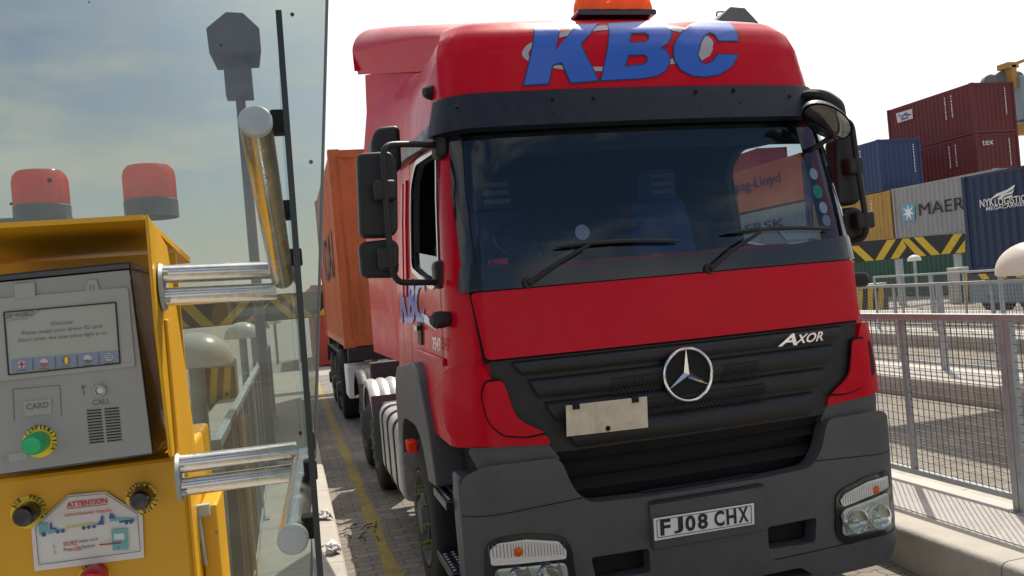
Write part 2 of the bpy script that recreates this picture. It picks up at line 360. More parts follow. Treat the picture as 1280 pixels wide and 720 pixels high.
    def pieces(self, name, m, parent=None, **k):
        """like build, but every loose piece becomes an object of its own"""
        left = set(self.bm.verts); out = []
        while left:
            st = [left.pop()]; isl = set(st)
            while st:
                v = st.pop()
                for e in v.link_edges:
                    w = e.other_vert(v)
                    if w not in isl: isl.add(w); left.discard(w); st.append(w)
            mb = MB(); mp_ = {v: mb.bm.verts.new(v.co) for v in isl}; seen = set()
            for v in isl:
                for f in v.link_faces:
                    if f not in seen: seen.add(f); mb.bm.faces.new([mp_[q] for q in f.verts])
            out.append(mb.build(name, m, parent, **k))
        self.bm.free(); return out
    def build(self, name, m, parent=None, smooth=35, bevel=0, seg=2, recalc=True):
        if recalc: bmesh.ops.recalc_face_normals(self.bm, faces=self.bm.faces[:])
        o3 = org(parent)
        if o3.length: bmesh.ops.translate(self.bm, verts=self.bm.verts[:], vec=-o3)
        me = bpy.data.meshes.new(name); self.bm.to_mesh(me); self.bm.free()
        for mm in (m if isinstance(m, (list, tuple)) else [m]): me.materials.append(mm)
        if smooth:
            for p in me.polygons: p.use_smooth = True
            me.set_sharp_from_angle(angle=R_(smooth))
        o = bpy.data.objects.new(name, me); COL.objects.link(o)
        if parent:
            o.parent = parent; ORG[o.name] = o3.copy()
        if bevel:
            bv = o.modifiers.new('bevel', 'BEVEL'); bv.width = bevel; bv.segments = seg; bv.limit_method = 'ANGLE'; bv.angle_limit = R_(40)
        return o
def thing(name, label, cat, loc=(0, 0, 0), group=None):
    o = bpy.data.objects.new(name, None); COL.objects.link(o); o.location = loc; o.empty_display_size = .1
    ORG[o.name] = Vector(loc); o['label'] = label; o['category'] = cat
    if group: o['group'] = group
    return o
def tag(o, label, cat, group=None):
    o['label'] = label; o['category'] = cat
    if group: o['group'] = group
    return o
def struct(o): o['kind'] = 'structure'; return o
def dup(root, loc, label, group=None):
    r = root.copy(); COL.objects.link(r); r.location = loc; r['label'] = label; ORG[r.name] = Vector(loc)
    if group: r['group'] = group
    for ch in list(root.children):
        c = ch.copy(); COL.objects.link(c); c.parent = r
        for g in ch.children:
            d = g.copy(); COL.objects.link(d); d.parent = c
    return r

def text_loops(body, bold=0, shear=0, spacing=1):
    cu = bpy.data.curves.new('t', 'FONT'); cu.body = body; cu.size = 1; cu.offset = bold; cu.shear = shear; cu.resolution_u = 3
    cu.fill_mode = 'FRONT'; cu.space_character = spacing
    o = bpy.data.objects.new('t', cu); COL.objects.link(o)
    dg = bpy.context.evaluated_depsgraph_get(); me = bpy.data.meshes.new_from_object(o.evaluated_get(dg))
    bpy.data.objects.remove(o); bpy.data.curves.remove(cu)
    vs = [v.co.copy() for v in me.vertices]; fs = [tuple(p.vertices) for p in me.polygons]; bpy.data.meshes.remove(me)
    x0 = min(v.x for v in vs); x1 = max(v.x for v in vs); y0 = min(v.y for v in vs); y1 = max(v.y for v in vs)
    return [((v.x - x0) / (x1 - x0), (v.y - y0) / (y1 - y0)) for v in vs], fs
def add_text(mb, body, fmap, bold=0, shear=0, spacing=1):
    """text whose bounding box is the unit square, mapped by fmap(s,t)->3D (s right, t up)"""
    vs, fs = text_loops(body, bold, shear, spacing)
    nv = [mb.bm.verts.new(fmap(s, t)) for s, t in vs]
    for f in fs:
        try: mb.bm.faces.new([nv[i] for i in f])
        except ValueError: pass
    return mb
def quad(c):
    """bilinear map of the unit square to 4 corners bl, br, tr, tl"""
    a, b, d, e = [Vector(p) for p in c]
    return lambda s, t: (a * (1 - s) + b * s) * (1 - t) + (e * (1 - s) + d * s) * t
def circ(c, r, n=24, ry=None):
    return [(c[0] + r * math.cos(2 * math.pi * k / n), c[1] + (ry or r) * math.sin(2 * math.pi * k / n)) for k in range(n)]
# ================================================================== THE LORRY
XC = 1.985
YZ = [(0, 4.03), (.3, 4.0), (1.0, 3.98), (1.55, 4.0), (1.88, 4.03), (2.2, 4.08), (2.65, 4.17), (2.9, 4.23), (3.05, 4.26), (3.15, 4.28), (3.24, 4.32), (3.31, 4.40), (3.355, 4.50), (3.385, 4.68)]
HWT = [(0, 1.25), (1.3, 1.245), (1.5, 1.225), (1.9, 1.205), (2.4, 1.17), (2.9, 1.12), (3.15, 1.095), (3.24, 1.075), (3.31, 1.04), (3.355, 1.0), (3.385, .92)]
def itp(T, z):
    if z <= T[0][0]: return T[0][1]
    for (a, va), (b, vb) in zip(T, T[1:]):
        if z <= b: return va + (vb - va) * (z - a) / (b - a)
    return T[-1][1]
CC, CR = .17, .21
def FS(dx, z):
    a = min(abs(dx) / itp(HWT, z), .9995); y = itp(YZ, z) + .07 * a * a
    if a > 1 - CC:
        t = (a - (1 - CC)) / CC; y += CR * (1 - math.sqrt(1 - t * t))
    return y
def FM(dx, z, off=0):
    """front of the cab: dx across from the middle, z up, off outwards along the surface normal"""
    if z < 1.10 and abs(dx) > 1.0:      # the bumper is a little narrower than the cab at its corners
        k = min(1, (1.10 - z) / .04); dx = math.copysign(1.0 + (abs(dx) - 1.0) * (1 - .19 * k), dx)
    e = 1e-3; hw = itp(HWT, z); dx = max(-hw * .9993, min(hw * .9993, dx))
    sx = (FS(min(dx + e, hw * .9995), z) - FS(max(dx - e, -hw * .9995), z)) / (2 * e); sz = (FS(dx, z + .02) - FS(dx, z - .02)) / .04
    n = Vector((sx, -1, sz)).normalized()
    return Vector((XC + dx, FS(dx, z), z)) + n * off
def fp(px, py, off=0):
    y = 4.05
    for _ in range(40):
        p = P(px, py, 1, y); y = .5 * y + .5 * (FS(p.x - XC, p.z) - off)
    return (p.x - XC, p.z)
def sym(l): return [(-x, z) for x, z in l][::-1]
# sample positions across: dense at the rounded corners
DXS = sorted(set([round(s * v, 4) for s in (-1, 1) for v in [0, .15, .3, .45, .6, .75, .88, 1.0, 1.04, 1.08, 1.11, 1.14, 1.165, 1.19, 1.205, 1.22, 1.232, 1.24, 1.245]]))
ZS = [.1 * k for k in range(2, 34)] + [3.03, 3.06, 3.09, 3.12, 3.15, 3.18, 3.21, 3.24, 3.27, 3.29, 3.31, 3.33, 3.345, 3.36]
truck = thing('lorry', 'red lorry tractor unit with black windscreen surround and amber roof beacon bar', 'lorry', (XC, 5.4, 0))
def fpanel(name, loops, m, off, thick, parent=truck, bevel=0, **k):
    return MB().surf(loops, FM, thick, DXS, ZS, off).build(name, m, parent, bevel=bevel, **k)
REAR = 6.25
# ---- cab shell: loft of plan outlines, hollowed, window openings cut
def outline(z, inset=0):
    hw = itp(HWT, z); pts = []
    N = 30
    for k in range(N + 1):
        t = -1 + 2 * k / N
        a = math.copysign(1, t) * (1 - (1 - abs(t)) ** 2.2) if True else t
        dx = hw * .9995 * a
        pts.append(Vector((XC + dx * (1 - inset / hw), FS(dx, z) + inset, z)))
    yr = REAR - inset
    pts += [Vector((XC + (hw - inset), 4.9, z)), Vector((XC + hw - inset, 5.5, z)), Vector((XC + (hw - inset), yr - .08, z)), Vector((XC + (hw - inset) - .08, yr, z)),
            Vector((XC - (hw - inset) + .08, yr, z)), Vector((XC - (hw - inset), yr - .08, z)), Vector((XC - (hw - inset), 5.5, z)), Vector((XC - (hw - inset), 4.9, z))]
    return pts
def loft(zs, inset, top):
    mb = MB(); rows = [[mb.bm.verts.new(p) for p in outline(z, inset)] for z in zs]
    for v in rows[-1]: pass
    n = len(rows[0])
    for a, b in zip(rows, rows[1:]):
        for k in range(n): mb.bm.faces.new((a[k], a[(k + 1) % n], b[(k + 1) % n], b[k]))
    mb.bm.faces.new(rows[0][::-1]); mb.bm.faces.new(rows[-1]); return mb
zs_out = [1.12, 1.3, 1.5, 1.7, 1.9, 2.1, 2.3, 2.5, 2.7, 2.9, 3.0, 3.08, 3.12, 3.15, 3.18, 3.21, 3.24, 3.27, 3.29, 3.31, 3.33, 3.345, 3.36, 3.385]
body = loft(zs_out, 0, True).build('cab_body', [M['red'], M['red_in']], truck, smooth=40)
inner = loft([1.3, 1.5, 1.7, 1.9, 2.1, 2.3, 2.5, 2.7, 2.9, 3.05, 3.15, 3.2], .05, True).build('inner', M['red_in'], truck)
WS = [(-1.075, 2.0), (1.075, 2.0), (1.06, 2.4), (1.035, 2.74), (-1.035, 2.74), (-1.06, 2.4)]      # windscreen opening
cutw = MB().prism([(XC + x, 3.4, z) for x, z in WS], (0, 1.15, 0)).build('cutw', M['red'], truck, smooth=0)
SWIN = arc_corner([(4.40, 1.98), (4.62, 1.95), (5.38, 2.09), (5.38, 2.60), (5.2, 2.71), (4.46, 2.66)], .07)
cuts = MB().prism([(XC - 2, y, z) for y, z in SWIN], (4, 0, 0)).build('cuts', M['red_in'], truck, smooth=0)
for c in (inner, cutw, cuts):
    md = body.modifiers.new('cut', 'BOOLEAN'); md.operation = 'DIFFERENCE'; md.solver = 'EXACT'; md.object = c
    md.material_mode = 'TRANSFER'
dg = bpy.context.evaluated_depsgraph_get()
me = bpy.data.meshes.new_from_object(body.evaluated_get(dg)); body.modifiers.clear(); body.data = me
for p in me.polygons: p.use_smooth = True
me.set_sharp_from_angle(angle=R_(32))
for c in (inner, cutw, cuts): bpy.data.objects.remove(c)

# ---- front panels
fpanel('bonnet_panel', [arc_corner([(-1.06, 1.548), (1.06, 1.548), (1.09, 1.88), (-1.09, 1.88)], .025)], M['red'], .035, .04)
fpanel('bonnet_gap', [[(-1.075, 1.53), (1.075, 1.53), (1.105, 1.9), (-1.105, 1.9)]], M['seam'], .006, .004)
# black surround under and beside the windscreen
fpanel('wiper_panel', [arc_corner([(-1.14, 1.886), (1.14, 1.886), (1.12, 2.02), (1.06, 2.02), (.6, 1.985), (-.6, 1.985), (-1.06, 2.02), (-1.12, 2.02)], .02)], M['gloss_black'], .03, .03)
for s in (1, -1):
    l = [(1.06, 2.02), (1.115, 2.02), (1.11, 2.4), (1.08, 2.75), (1.03, 2.75), (1.055, 2.4)]
    fpanel('windscreen_pillar', [l if s > 0 else sym(l)], M['gloss_black'], .025, .03)
fpanel('windscreen', [arc_corner([(-1.09, 1.99), (1.09, 1.99), (1.075, 2.4), (1.045, 2.76), (-1.045, 2.76), (-1.075, 2.4)], .06)], M['glass'], .012, 0, recalc=True)
# inside sun blind behind the top of the glass
fpanel('sun_blind', [[(-1.0, 2.60), (1.0, 2.60), (1.0, 2.76), (-1.0, 2.76)]], M['dark'], -.06, .01)
# exterior visor
vis = MB()
def vmap(s, t):
    dx = (s * 2 - 1); dx = math.copysign(1 - (1 - abs(dx)) ** 1.6, dx) * 1.125
    z = 2.70 + t * .205
    return FM(dx * (1 - .02 * t), z, .088 - .035 * t)
vis.grid(vmap, 40, 5)
vis.grid(lambda s, t: FM(math.copysign(1 - (1 - abs(s * 2 - 1)) ** 1.6, s - .5) * 1.125, 2.70, .03 + .058 * t), 40, 1)
vis.grid(lambda s, t: FM(math.copysign(1 - (1 - abs(s * 2 - 1)) ** 1.6, s - .5) * 1.125 * .98, 2.905, .0 + .053 * t), 40, 1)
visor = vis.build('sun_visor', M['visor'], truck, recalc=True)
bl = MB()
for px, py in [(693, 126), (698, 146), (744, 125), (749, 145), (871, 117), (877, 135), (918, 115), (925, 132), (987, 123), (580, 136)]:
    x, z = fp(px, py, .07); p = FM(x, z, .066); bl.lathe([(.0, .014), (.007, .012), (.010, 0), (.010, -.03)], p, (0, -1, .1), 8)
bl.pieces('visor_bolt', M['chassis'], visor)
# roof front panel (letterboard) is the cab shell itself; a seam runs along its side
fpanel('roof_letterboard', [arc_corner([(-1.085, 2.915), (1.085, 2.915), (1.07, 3.2), (.985, 3.375), (-.985, 3.375), (-1.07, 3.2)], [.03, .03, .1, .1, .1, .1])], M['red'], .035, .04)
# KBC lettering outlined from its own letterforms
def pxl(l): return [fp(x, y, .025) for x, y in l]
K_ = [(669, 39), (699, 38), (694, 66), (722, 38), (748, 36), (725, 59), (747, 103), (713, 106), (702, 80), (690, 84), (685, 107), (655, 109)]
B_ = [(761, 36), (800, 34.5), (822, 33.5), (832, 36), (838, 42), (838, 50), (833, 58), (824, 63), (832, 66), (835.5, 73), (835, 82), (830, 91), (820, 97), (801, 100.5), (751, 103)]
B1 = [(788, 46), (806, 45.4), (810.5, 48), (811, 53), (807, 57), (785, 58.3)]
B2 = [(784, 71.5), (804, 70.7), (808.5, 74), (808, 80), (803, 83.5), (780, 86)]
C_ = [(921, 55), (920, 45), (912, 36), (900, 33), (884, 32.5), (865, 37), (850, 47), (841, 62), (842, 78), (850, 90), (865, 97), (880, 98.5), (898, 95), (912, 86), (921, 71), (895.5, 70.7), (890, 79), (881, 83), (873, 80), (870, 70), (874, 57), (879, 48.5), (886, 45), (892, 47), (897, 55)]
def grow(l, d):
    """offset a 2D loop outwards by d (sign by winding)"""
    A = sum(a[0] * b[1] - b[0] * a[1] for a, b in zip(l, l[1:] + l[:1])); s = 1 if A > 0 else -1; out = []
    for i in range(len(l)):
        p0, p, p1 = Vector(l[i - 1]), Vector(l[i]), Vector(l[(i + 1) % len(l)])
        e0, e1 = (p - p0).normalized(), (p1 - p).normalized(); n0 = Vector((e0.y, -e0.x)) * s; n1 = Vector((e1.y, -e1.x)) * s
        b = (n0 + n1); b = b / max(.5, b.length ** 2 / 2) if b.length else n0
        out.append(tuple(p + b * d))
    return out
ringo = [fp(771 + 119 * math.cos(a), 64 - 6 * math.cos(a) + 27 * math.sin(a), .02) for a in [2 * math.pi * k / 40 for k in range(40)]]
ringi = [fp(768 + 108 * math.cos(a), 64 - 6 * math.cos(a) + 21.5 * math.sin(a), .02) for a in [2 * math.pi * k / 40 for k in range(40)]]
rg = MB().surf([ringo, ringi], FM, 0, DXS, ZS, .0372)
rg.surf([pxl([(877, 50), (885, 54), (890, 63), (886, 72), (876, 78), (872, 72), (872, 60)])], FM, 0, DXS, ZS, .0372)
rg.build('lettering_ring', M['ringgrey'], truck)
le, lf = MB(), MB()
for outer, holes in ((K_, []), (B_, [B1, B2]), (C_, [])):
    o2 = pxl(arc_corner(outer, 1.5, 2)); h2 = [pxl(h) for h in holes]
    lf.surf([o2] + h2, FM, 0, DXS, ZS, .0402)
    o3 = pxl(outer); le.surf([grow(o3, .007)] + [grow(h, -.007) for h in h2], FM, 0, DXS, ZS, .0388)
le.build('lettering_outline', M['letteredge'], truck); lf.build('lettering', M['letterblue'], truck)

# ---- radiator grille
gr = MB().surf([arc_corner([(-1.05, 1.538), (-1.04, 1.44), (-.965, 1.25), (-.80, 1.13), (-.765, 1.06), (.765, 1.06), (.80, 1.13), (.965, 1.25), (1.04, 1.44), (1.05, 1.538)], .01)], FM, .06, DXS, ZS, .015)
grille = gr.build('grille', M['black'], truck)
rb = MB()
for z0, z1, h in ((1.455, 1.53, .03), (1.335, 1.435, .035), (1.215, 1.315, .035), (1.075, 1.195, .04)):
    hw = .655 + (z0 - 1.06) * .60
    def sl(s, t, z0=z0, z1=z1, hw=hw, h=h):
        return FM((s * 2 - 1) * (hw + .05 * t), z0 + (z1 - z0) * t, .016 + h * math.sin(math.pi * min(1, t * .9 + .1)) ** .6)
    rb.grid(sl, 26, 6)
rb.build('grille_slat', M['black'], grille, smooth=50)
hx = MB()   # honeycomb mesh fields beside the badge
for x0, x1, z0, z1 in ((.17, .40, 1.32, 1.42), (-.45, -.17, 1.32, 1.42), (-.42, .42, 1.20, 1.30), (.2, .4, 1.2, 1.3)):
    nz = int((z1 - z0) / .018)
    for j in range(nz):
        for i in range(int((x1 - x0) / .022)):
            c = (x0 + .022 * (i + .5 * (j % 2)), z0 + .018 * j)
            hx.surf([circ(c, .0085, 6)], FM, 0, None, None, .0515)
hx.build('grille_mesh', M['dark'], grille, smooth=0)
# three-pointed star in a ring
SX, SZ = fp(858, 468, .05); SO = FM(SX, SZ, .05); st = MB()
RS = .133
st.tube([SO + Vector((RS * math.cos(a), -.02, RS * math.sin(a))) for a in [2 * math.pi * k / 48 for k in range(49)]], .0085, 8, False)
for k in range(3):
    a = math.pi / 2 + k * 2 * math.pi / 3; d = Vector((math.cos(a), 0, math.sin(a))); n = Vector((-d.z, 0, d.x))
    a2 = a + math.pi / 3; kk = Vector((math.cos(a2), 0, math.sin(a2))); a3 = a - math.pi / 3; k2 = Vector((math.cos(a3), 0, math.sin(a3)))
    c0 = SO + Vector((0, -.035, 0)); tip = SO + d * RS + Vector((0, -.022, 0)); e1 = SO + kk * .022 + Vector((0, -.014, 0)); e2 = SO + k2 * .022 + Vector((0, -.014, 0))
    vv = [st.bm.verts.new(p) for p in (c0, tip, e1, e2)]
    st.bm.faces.new((vv[0], vv[2], vv[1])); st.bm.faces.new((vv[0], vv[1], vv[3]))
badge = st.build('star_badge', M['chrome'], truck, smooth=30)
MB().lathe([(0, .004), (.128, .004), (.128, -.04)], SO, (0, -1, 0), 40).build('badge_disc', M['dark'], badge)
# model lettering
def fquad(pts, off):
    q = [Vector((*fp(x, y, off), 0)) for x, y in pts]; f = quad(q)
    return lambda s, t: FM(f(s, t).x, f(s, t).y, off)
ax = MB()
add_text(ax, 'A', fquad([(972, 434), (996, 432), (1001, 417), (981, 418)], .066), .02)
add_text(ax, 'XOR', fquad([(993, 431), (1028, 426.5), (1031, 414), (998, 419)], .066), .02)
ax.build('model_lettering', M['chrome'], truck, smooth=0)
# old blank white plate with two bolts
def flat(pts, y0, y1, m, name, parent, bevel=.003):
    a = [P(x, y, 1, y0) for x, y in pts]
    return MB().prism(a, (0, y1 - y0, 0)).build(name, m, parent, smooth=0, bevel=bevel)
bp = flat([(707.5, 507), (809, 495.5), (810.5, 534.5), (708.5, 546)], 3.918, 3.924, M['oldplate'], 'blank_plate', truck)
b = MB()
for px, py in ((720, 508.5), (794, 500)): q = P(px, py, 1, 3.918); b.box(q.x - .018, q.x + .018, 3.912, 3.96, q.z - .012, q.z + .02)
q = P(760, 535.5, 1, 3.918); b.lathe([(0, .006), (.012, .004), (.014, 0)], q, (0, -1, 0), 10)
b.pieces('plate_clip', M['dark'], bp)

# ---- red corner pods (indicator housings) either side
for s in (1, -1):
    l = arc_corner([(1.075, 1.53), (1.04, 1.44), (.965, 1.25), (.80, 1.145), (.785, 1.105), (1.2, 1.135), (1.238, 1.2), (1.242, 1.44), (1.21, 1.52)], [.02, .05, .08, .03, .02, .05, .03, .05, .03])
    hole = arc_corner([(1.185, 1.22), (1.222, 1.25), (1.222, 1.40), (1.19, 1.43)], .02)
    hole = [(-x, z) for x, z in hole]
    ll = [(-x, z) for x, z in l]
    loops = [ll, hole] if s < 0 else [l, [(-x, z) for x, z in hole]]
    if s < 0: loops = [ll]
    pod = fpanel('corner_pod', loops, M['red'], .032, .05)
    g = arc_corner([(1.075, 1.452), (.995, 1.455), (.945, 1.245), (.80, 1.158), (.90, 1.148), (1.03, 1.17), (1.085, 1.25), (1.10, 1.38)], [.02, .03, .06, .01, .03, .05, .05, .03])
    g2 = [(x + (1.0 - x) * .07 , z + (1.3 - z) * .07) for x, z in g]
    fpanel('pod_gap', [g if s > 0 else sym(g)], M['seam'], .035, .003, pod)
    fpanel('pod_cover', [g2 if s > 0 else sym(g2)], M['red'], .044, .008, pod)
    if s > 0: fpanel('pod_slot', [[(-x - .075, z) for x, z in hole]], M['dark'], .0345, .004, pod)

# ---- bumper
half = [(.33, .79), (.63, .80), (.70, .88), (.755, 1.04), (1.14, 1.04), (1.235, .985), (1.246, .9), (1.246, .42), (1.22, .26), (1.1, .2), (.33, .2)]
full = [(x, z) for x, z in half] + [(-x, z) for x, z in half[::-1]]
vent = arc_corner([(.335, .41), (.62, .40), (.64, .53), (.335, .53)], .02)
cen = [(-.325, .3), (.325, .3), (.325, .515), (-.325, .515)]
low = arc_corner([(-.6, .23), (.6, .23), (.52, .285), (-.52, .285)], .02)
bump = fpanel('bumper', [arc_corner(full, [.01, .06, .1, .05, .06, .06, .05, .1, .06, .05, .0] + [.0, .05, .06, .1, .05, .06, .06, .05, .1, .06, .01]), vent, sym(vent), low], M['grey'], .06, .09, bevel=.01)
for s in (1, -1):
    l = arc_corner([(.74, 1.02), (.80, 1.115), (1.17, 1.125), (1.19, 1.02)], .02)
    fpanel('bumper_shoulder', [l if s > 0 else sym(l)], M['grey'], .015, .05, bump)
    vb = [(.325, .39), (.66, .39), (.66, .55), (.325, .55)]
    fpanel('bumper_vent', [vb if s > 0 else sym(vb)], M['dark'], -.05, .01, bump)
    # side return behind the rounded corner
    X0 = XC + s * 1.232
    mb = MB().prism([(X0, 4.19, .22), (X0, 4.19, .96), (X0, 4.34, .97), (X0, 4.38, .85), (X0, 4.38, .25)], (-s * .09, 0, 0))
    mb.build('bumper_end', M['grey'], bump, bevel=.012)
    # crease lines
    cr = MB().surf([[(.66, .835), (1.2, .80), (1.243, .80), (1.243, .795), (1.2, .795), (.66, .829)]], lambda x, z, o, s=s: FM(s * x, z, o), 0, DXS, None, .0615)
    cr.surf([[(.36, .355), (1.243, .36), (1.243, .354), (.36, .349)]], lambda x, z, o, s=s: FM(s * x, z, o), 0, DXS, None, .0615)
    cr.build('bumper_seam', M['dark'], bump, smooth=0)
fpanel('bumper_step', [[(-.322, .525), (.322, .525), (.322, .755), (-.322, .755)]], M['grey'], .085, .1, bump, bevel=.008)
MB().grid(lambda s, t: FM((s * 2 - 1) * .322, .755 + .045 * t, .085 - .11 * t), 12, 3).build('step_tread', M['chassis'], bump)
tr = MB()
for i in range(30):
    for j in range(3):
        p = FM(-.3 + .0205 * i + .01 * (j % 2), .763 + .013 * j, .085 - .11 * ((.008 + .013 * j) / .045)); tr.box(p.x - .005, p.x + .005, p.y - .004, p.y + .006, p.z, p.z + .006)
tr.build('tread_stud', M['visor'], bump, smooth=0)
# lower middle slot back
fpanel('bumper_slot', [[(-.62, .21), (.62, .21), (.55, .30), (-.55, .30)]], M['dark'], -.04, .01, bump)
hx = MB()
for i in range(60):
    x = -.6 + .02 * i; hx.surf([[(x, .21), (x + .006, .21), (x + .016, .30), (x + .01, .30)]], FM, 0, None, None, -.036)
hx.build('slot_mesh', M['chassis'], bump, smooth=0)
# dark intake between grille and bumper
fpanel('intake', [[(-.95, .6), (.95, .6), (.95, 1.13), (-.95, 1.13)]], M['dark'], -.12, .02)
ib = MB()
ib.grid(lambda s, t: FM((s * 2 - 1) * .76, .955 + .05 * t, -.03 - .05 * t), 14, 2); ib.grid(lambda s, t: FM((s * 2 - 1) * .72, .845 + .05 * t, -.04 - .05 * t), 14, 2)
ib.grid(lambda s, t: FM((s * 2 - 1) * .76, 1.0 + .075 * t, -.005 - .05 * (1 - t)), 14, 2)
ib.build('intake_bar', M['dark'], truck, bevel=.004)
# number plate
npl = flat([(817, 648.5), (942.5, 629), (943.2, 655.5), (818.5, 676.3)], 3.888, 3.894, M['plate'], 'number_plate', truck, .002)
npb = MB(); npb_pts = [(821, 650.2), (939, 632), (939.5, 653.5), (822, 672.5)]
for a, c in zip(npb_pts, npb_pts[1:] + npb_pts[:1]):
    A, B = P(*a, 1, 3.886), P(*c, 1, 3.886); npb.tube([A, B], .0016, 4)
npb.build('plate_border', M['ink'], npl)
q1 = quad([P(x, y, 1, 3.885) for x, y in [(825.5, 670), (881, 660.8), (880, 641.5), (824.5, 650)]])
q2 = quad([P(x, y, 1, 3.885) for x, y in [(890, 659.5), (935.5, 652), (934.5, 633), (889, 640.2)]])
tx = MB(); qa = quad([P(x, y, 1, 3.885) for x, y in [(826, 670), (936, 652), (935, 633), (825, 650.2)]]); pos = 0
for ch in 'FJ08 CHX':
    if ch == ' ': pos += 22; continue
    wd = 50 if ch != 'J' else 46; s0 = (pos + (50 - wd)) / 438; s1 = (pos + 50) / 438
    add_text(tx, ch, lambda s, t, s0=s0, s1=s1: qa(s0 + (s1 - s0) * s, t), .03); pos += 61
tx.build('plate_text', M['ink'], npl, smooth=0)

# ---- headlamps
for s in (1, -1):
    fl = [(.745, .42), (.765, .625), (.80, .655), (.98, .70), (1.13, .705), (1.165, .68), (1.17, .43), (1.13, .37), (.80, .35)] if s > 0 else \
         [(.725, .40), (.735, .60), (.775, .665), (.95, .70), (1.10, .695), (1.16, .66), (1.175, .40), (1.12, .36), (.77, .36)]
    fr = arc_corner(fl, .04)
    o = MB().surf([fr], lambda x, z, o_, s=s: FM(s * x, z, o_), .02, DXS, ZS, .07).build('headlamp', M['gloss_black'], truck)
    c0 = (sum(p[0] for p in fl) / len(fl), sum(p[1] for p in fl) / len(fl))
    def ins(l, k): return [(c0[0] + (x - c0[0]) * k, c0[1] + (z - c0[1]) * k) for x, z in l]
    up = [(.785, .60), (.82, .632), (.98, .673), (1.125, .68), (1.125, .615), (.80, .565)] if s > 0 else [(.765, .59), (.80, .64), (.96, .672), (1.10, .67), (1.135, .64), (1.135, .565), (.77, .55)]
    lo = [(.79, .405), (.80, .545), (1.125, .59), (1.13, .44), (1.10, .40)] if s > 0 else [(.765, .41), (.77, .53), (1.12, .545), (1.13, .43), (1.10, .40)]
    mp = lambda x, z, o_, s=s: FM(s * x, z, o_)
    MB().surf([arc_corner(up, .012)], mp, .006, DXS, ZS, .079).build('indicator_lens', M['lampclear'], o)
    ii = MB()
    for i in range(24):
        x = (.80 if s > 0 else .78) + .0155 * i; ii.surf([[(x, .575 + (x - .8) * .09), (x + .003, .575 + (x - .8) * .09), (x + .003, .63 + min(.035, (x - .8) * .2)), (x, .63 + min(.035, (x - .8) * .2))]], mp, 0, None, None, .081)
    ii.build('lens_rib', M['inkgrey'], o, smooth=0)
    px = (.885 if s < 0 else .97); MB().lathe([(0, .012), (.012, .01), (.026, 0)], FM(s * (1.0 if s < 0 else 1.03), .62, .078), (0, -1, 0), 14).build('indicator_bulb', M['amber'], o)
    MB().surf([arc_corner(lo, .03)], mp, .004, DXS, ZS, .074).build('lamp_bowl', M['lampclear'], o)
    rf = MB()
    for cx, rr in ((.875, .062), (1.03, .066)):
        p = FM(s * cx, .475 if s > 0 else .47, .07); rf.lathe([(.016, .004), (.03, .008), (.05, .016), (rr, .03), (rr + .006, .03), (rr + .006, .0)], p, (0, -1, 0), 26)
        rf.lathe([(0, .03), (.012, .027), (.017, .012), (.017, 0)], p, (0, -1, 0), 14)
    rf.build('lamp_reflector', M['reflector'], o)
    bs = MB()
    for cx, w in ((.965, .035), (1.105, .012), (.80, .014)):
        p = FM(s * cx, .475, .078); bs.obox(p, (w * .5, 0, .01), (0, .003, 0), (-.012, 0, .055))
    bs.build('lamp_facet', M['reflector'], o, smooth=0)
    MB().surf([arc_corner(lo, .03)], mp, 0, DXS, ZS, .103).build('lamp_glass', M['fin'], o, recalc=True)

# ---- wipers
for pts in ([(662, 356, .05), (700, 331, .075), (738, 309, .085)], [(888, 338, .05), (915, 316, .075), (950, 293, .085)]):
    w = MB(); p3 = [FM(*fp(x, y, o), o) for x, y, o in pts]
    w.tube(p3, [.016, .012, .009], 8); w.lathe([(0, .03), (.026, .026), (.032, 0)], p3[0] + Vector((0, .03, 0)), (0, -1, .1), 14)
    wo = w.build('wiper_arm', M['black'], truck)
    e = ((697, 310.5), (852, 303)) if pts[0][0] < 700 else ((908, 293), (1043, 288))
    n = 10; bl = [FM(*fp(e[0][0] + (e[1][0] - e[0][0]) * k / n, e[0][1] + (e[1][1] - e[0][1]) * k / n - 3.5 * math.sin(math.pi * k / n), .05), .05) for k in range(n + 1)]
    MB().tube(bl, [.004] + [.011] * (n - 1) + [.004], 6).build('wiper_blade', M['black'], wo)

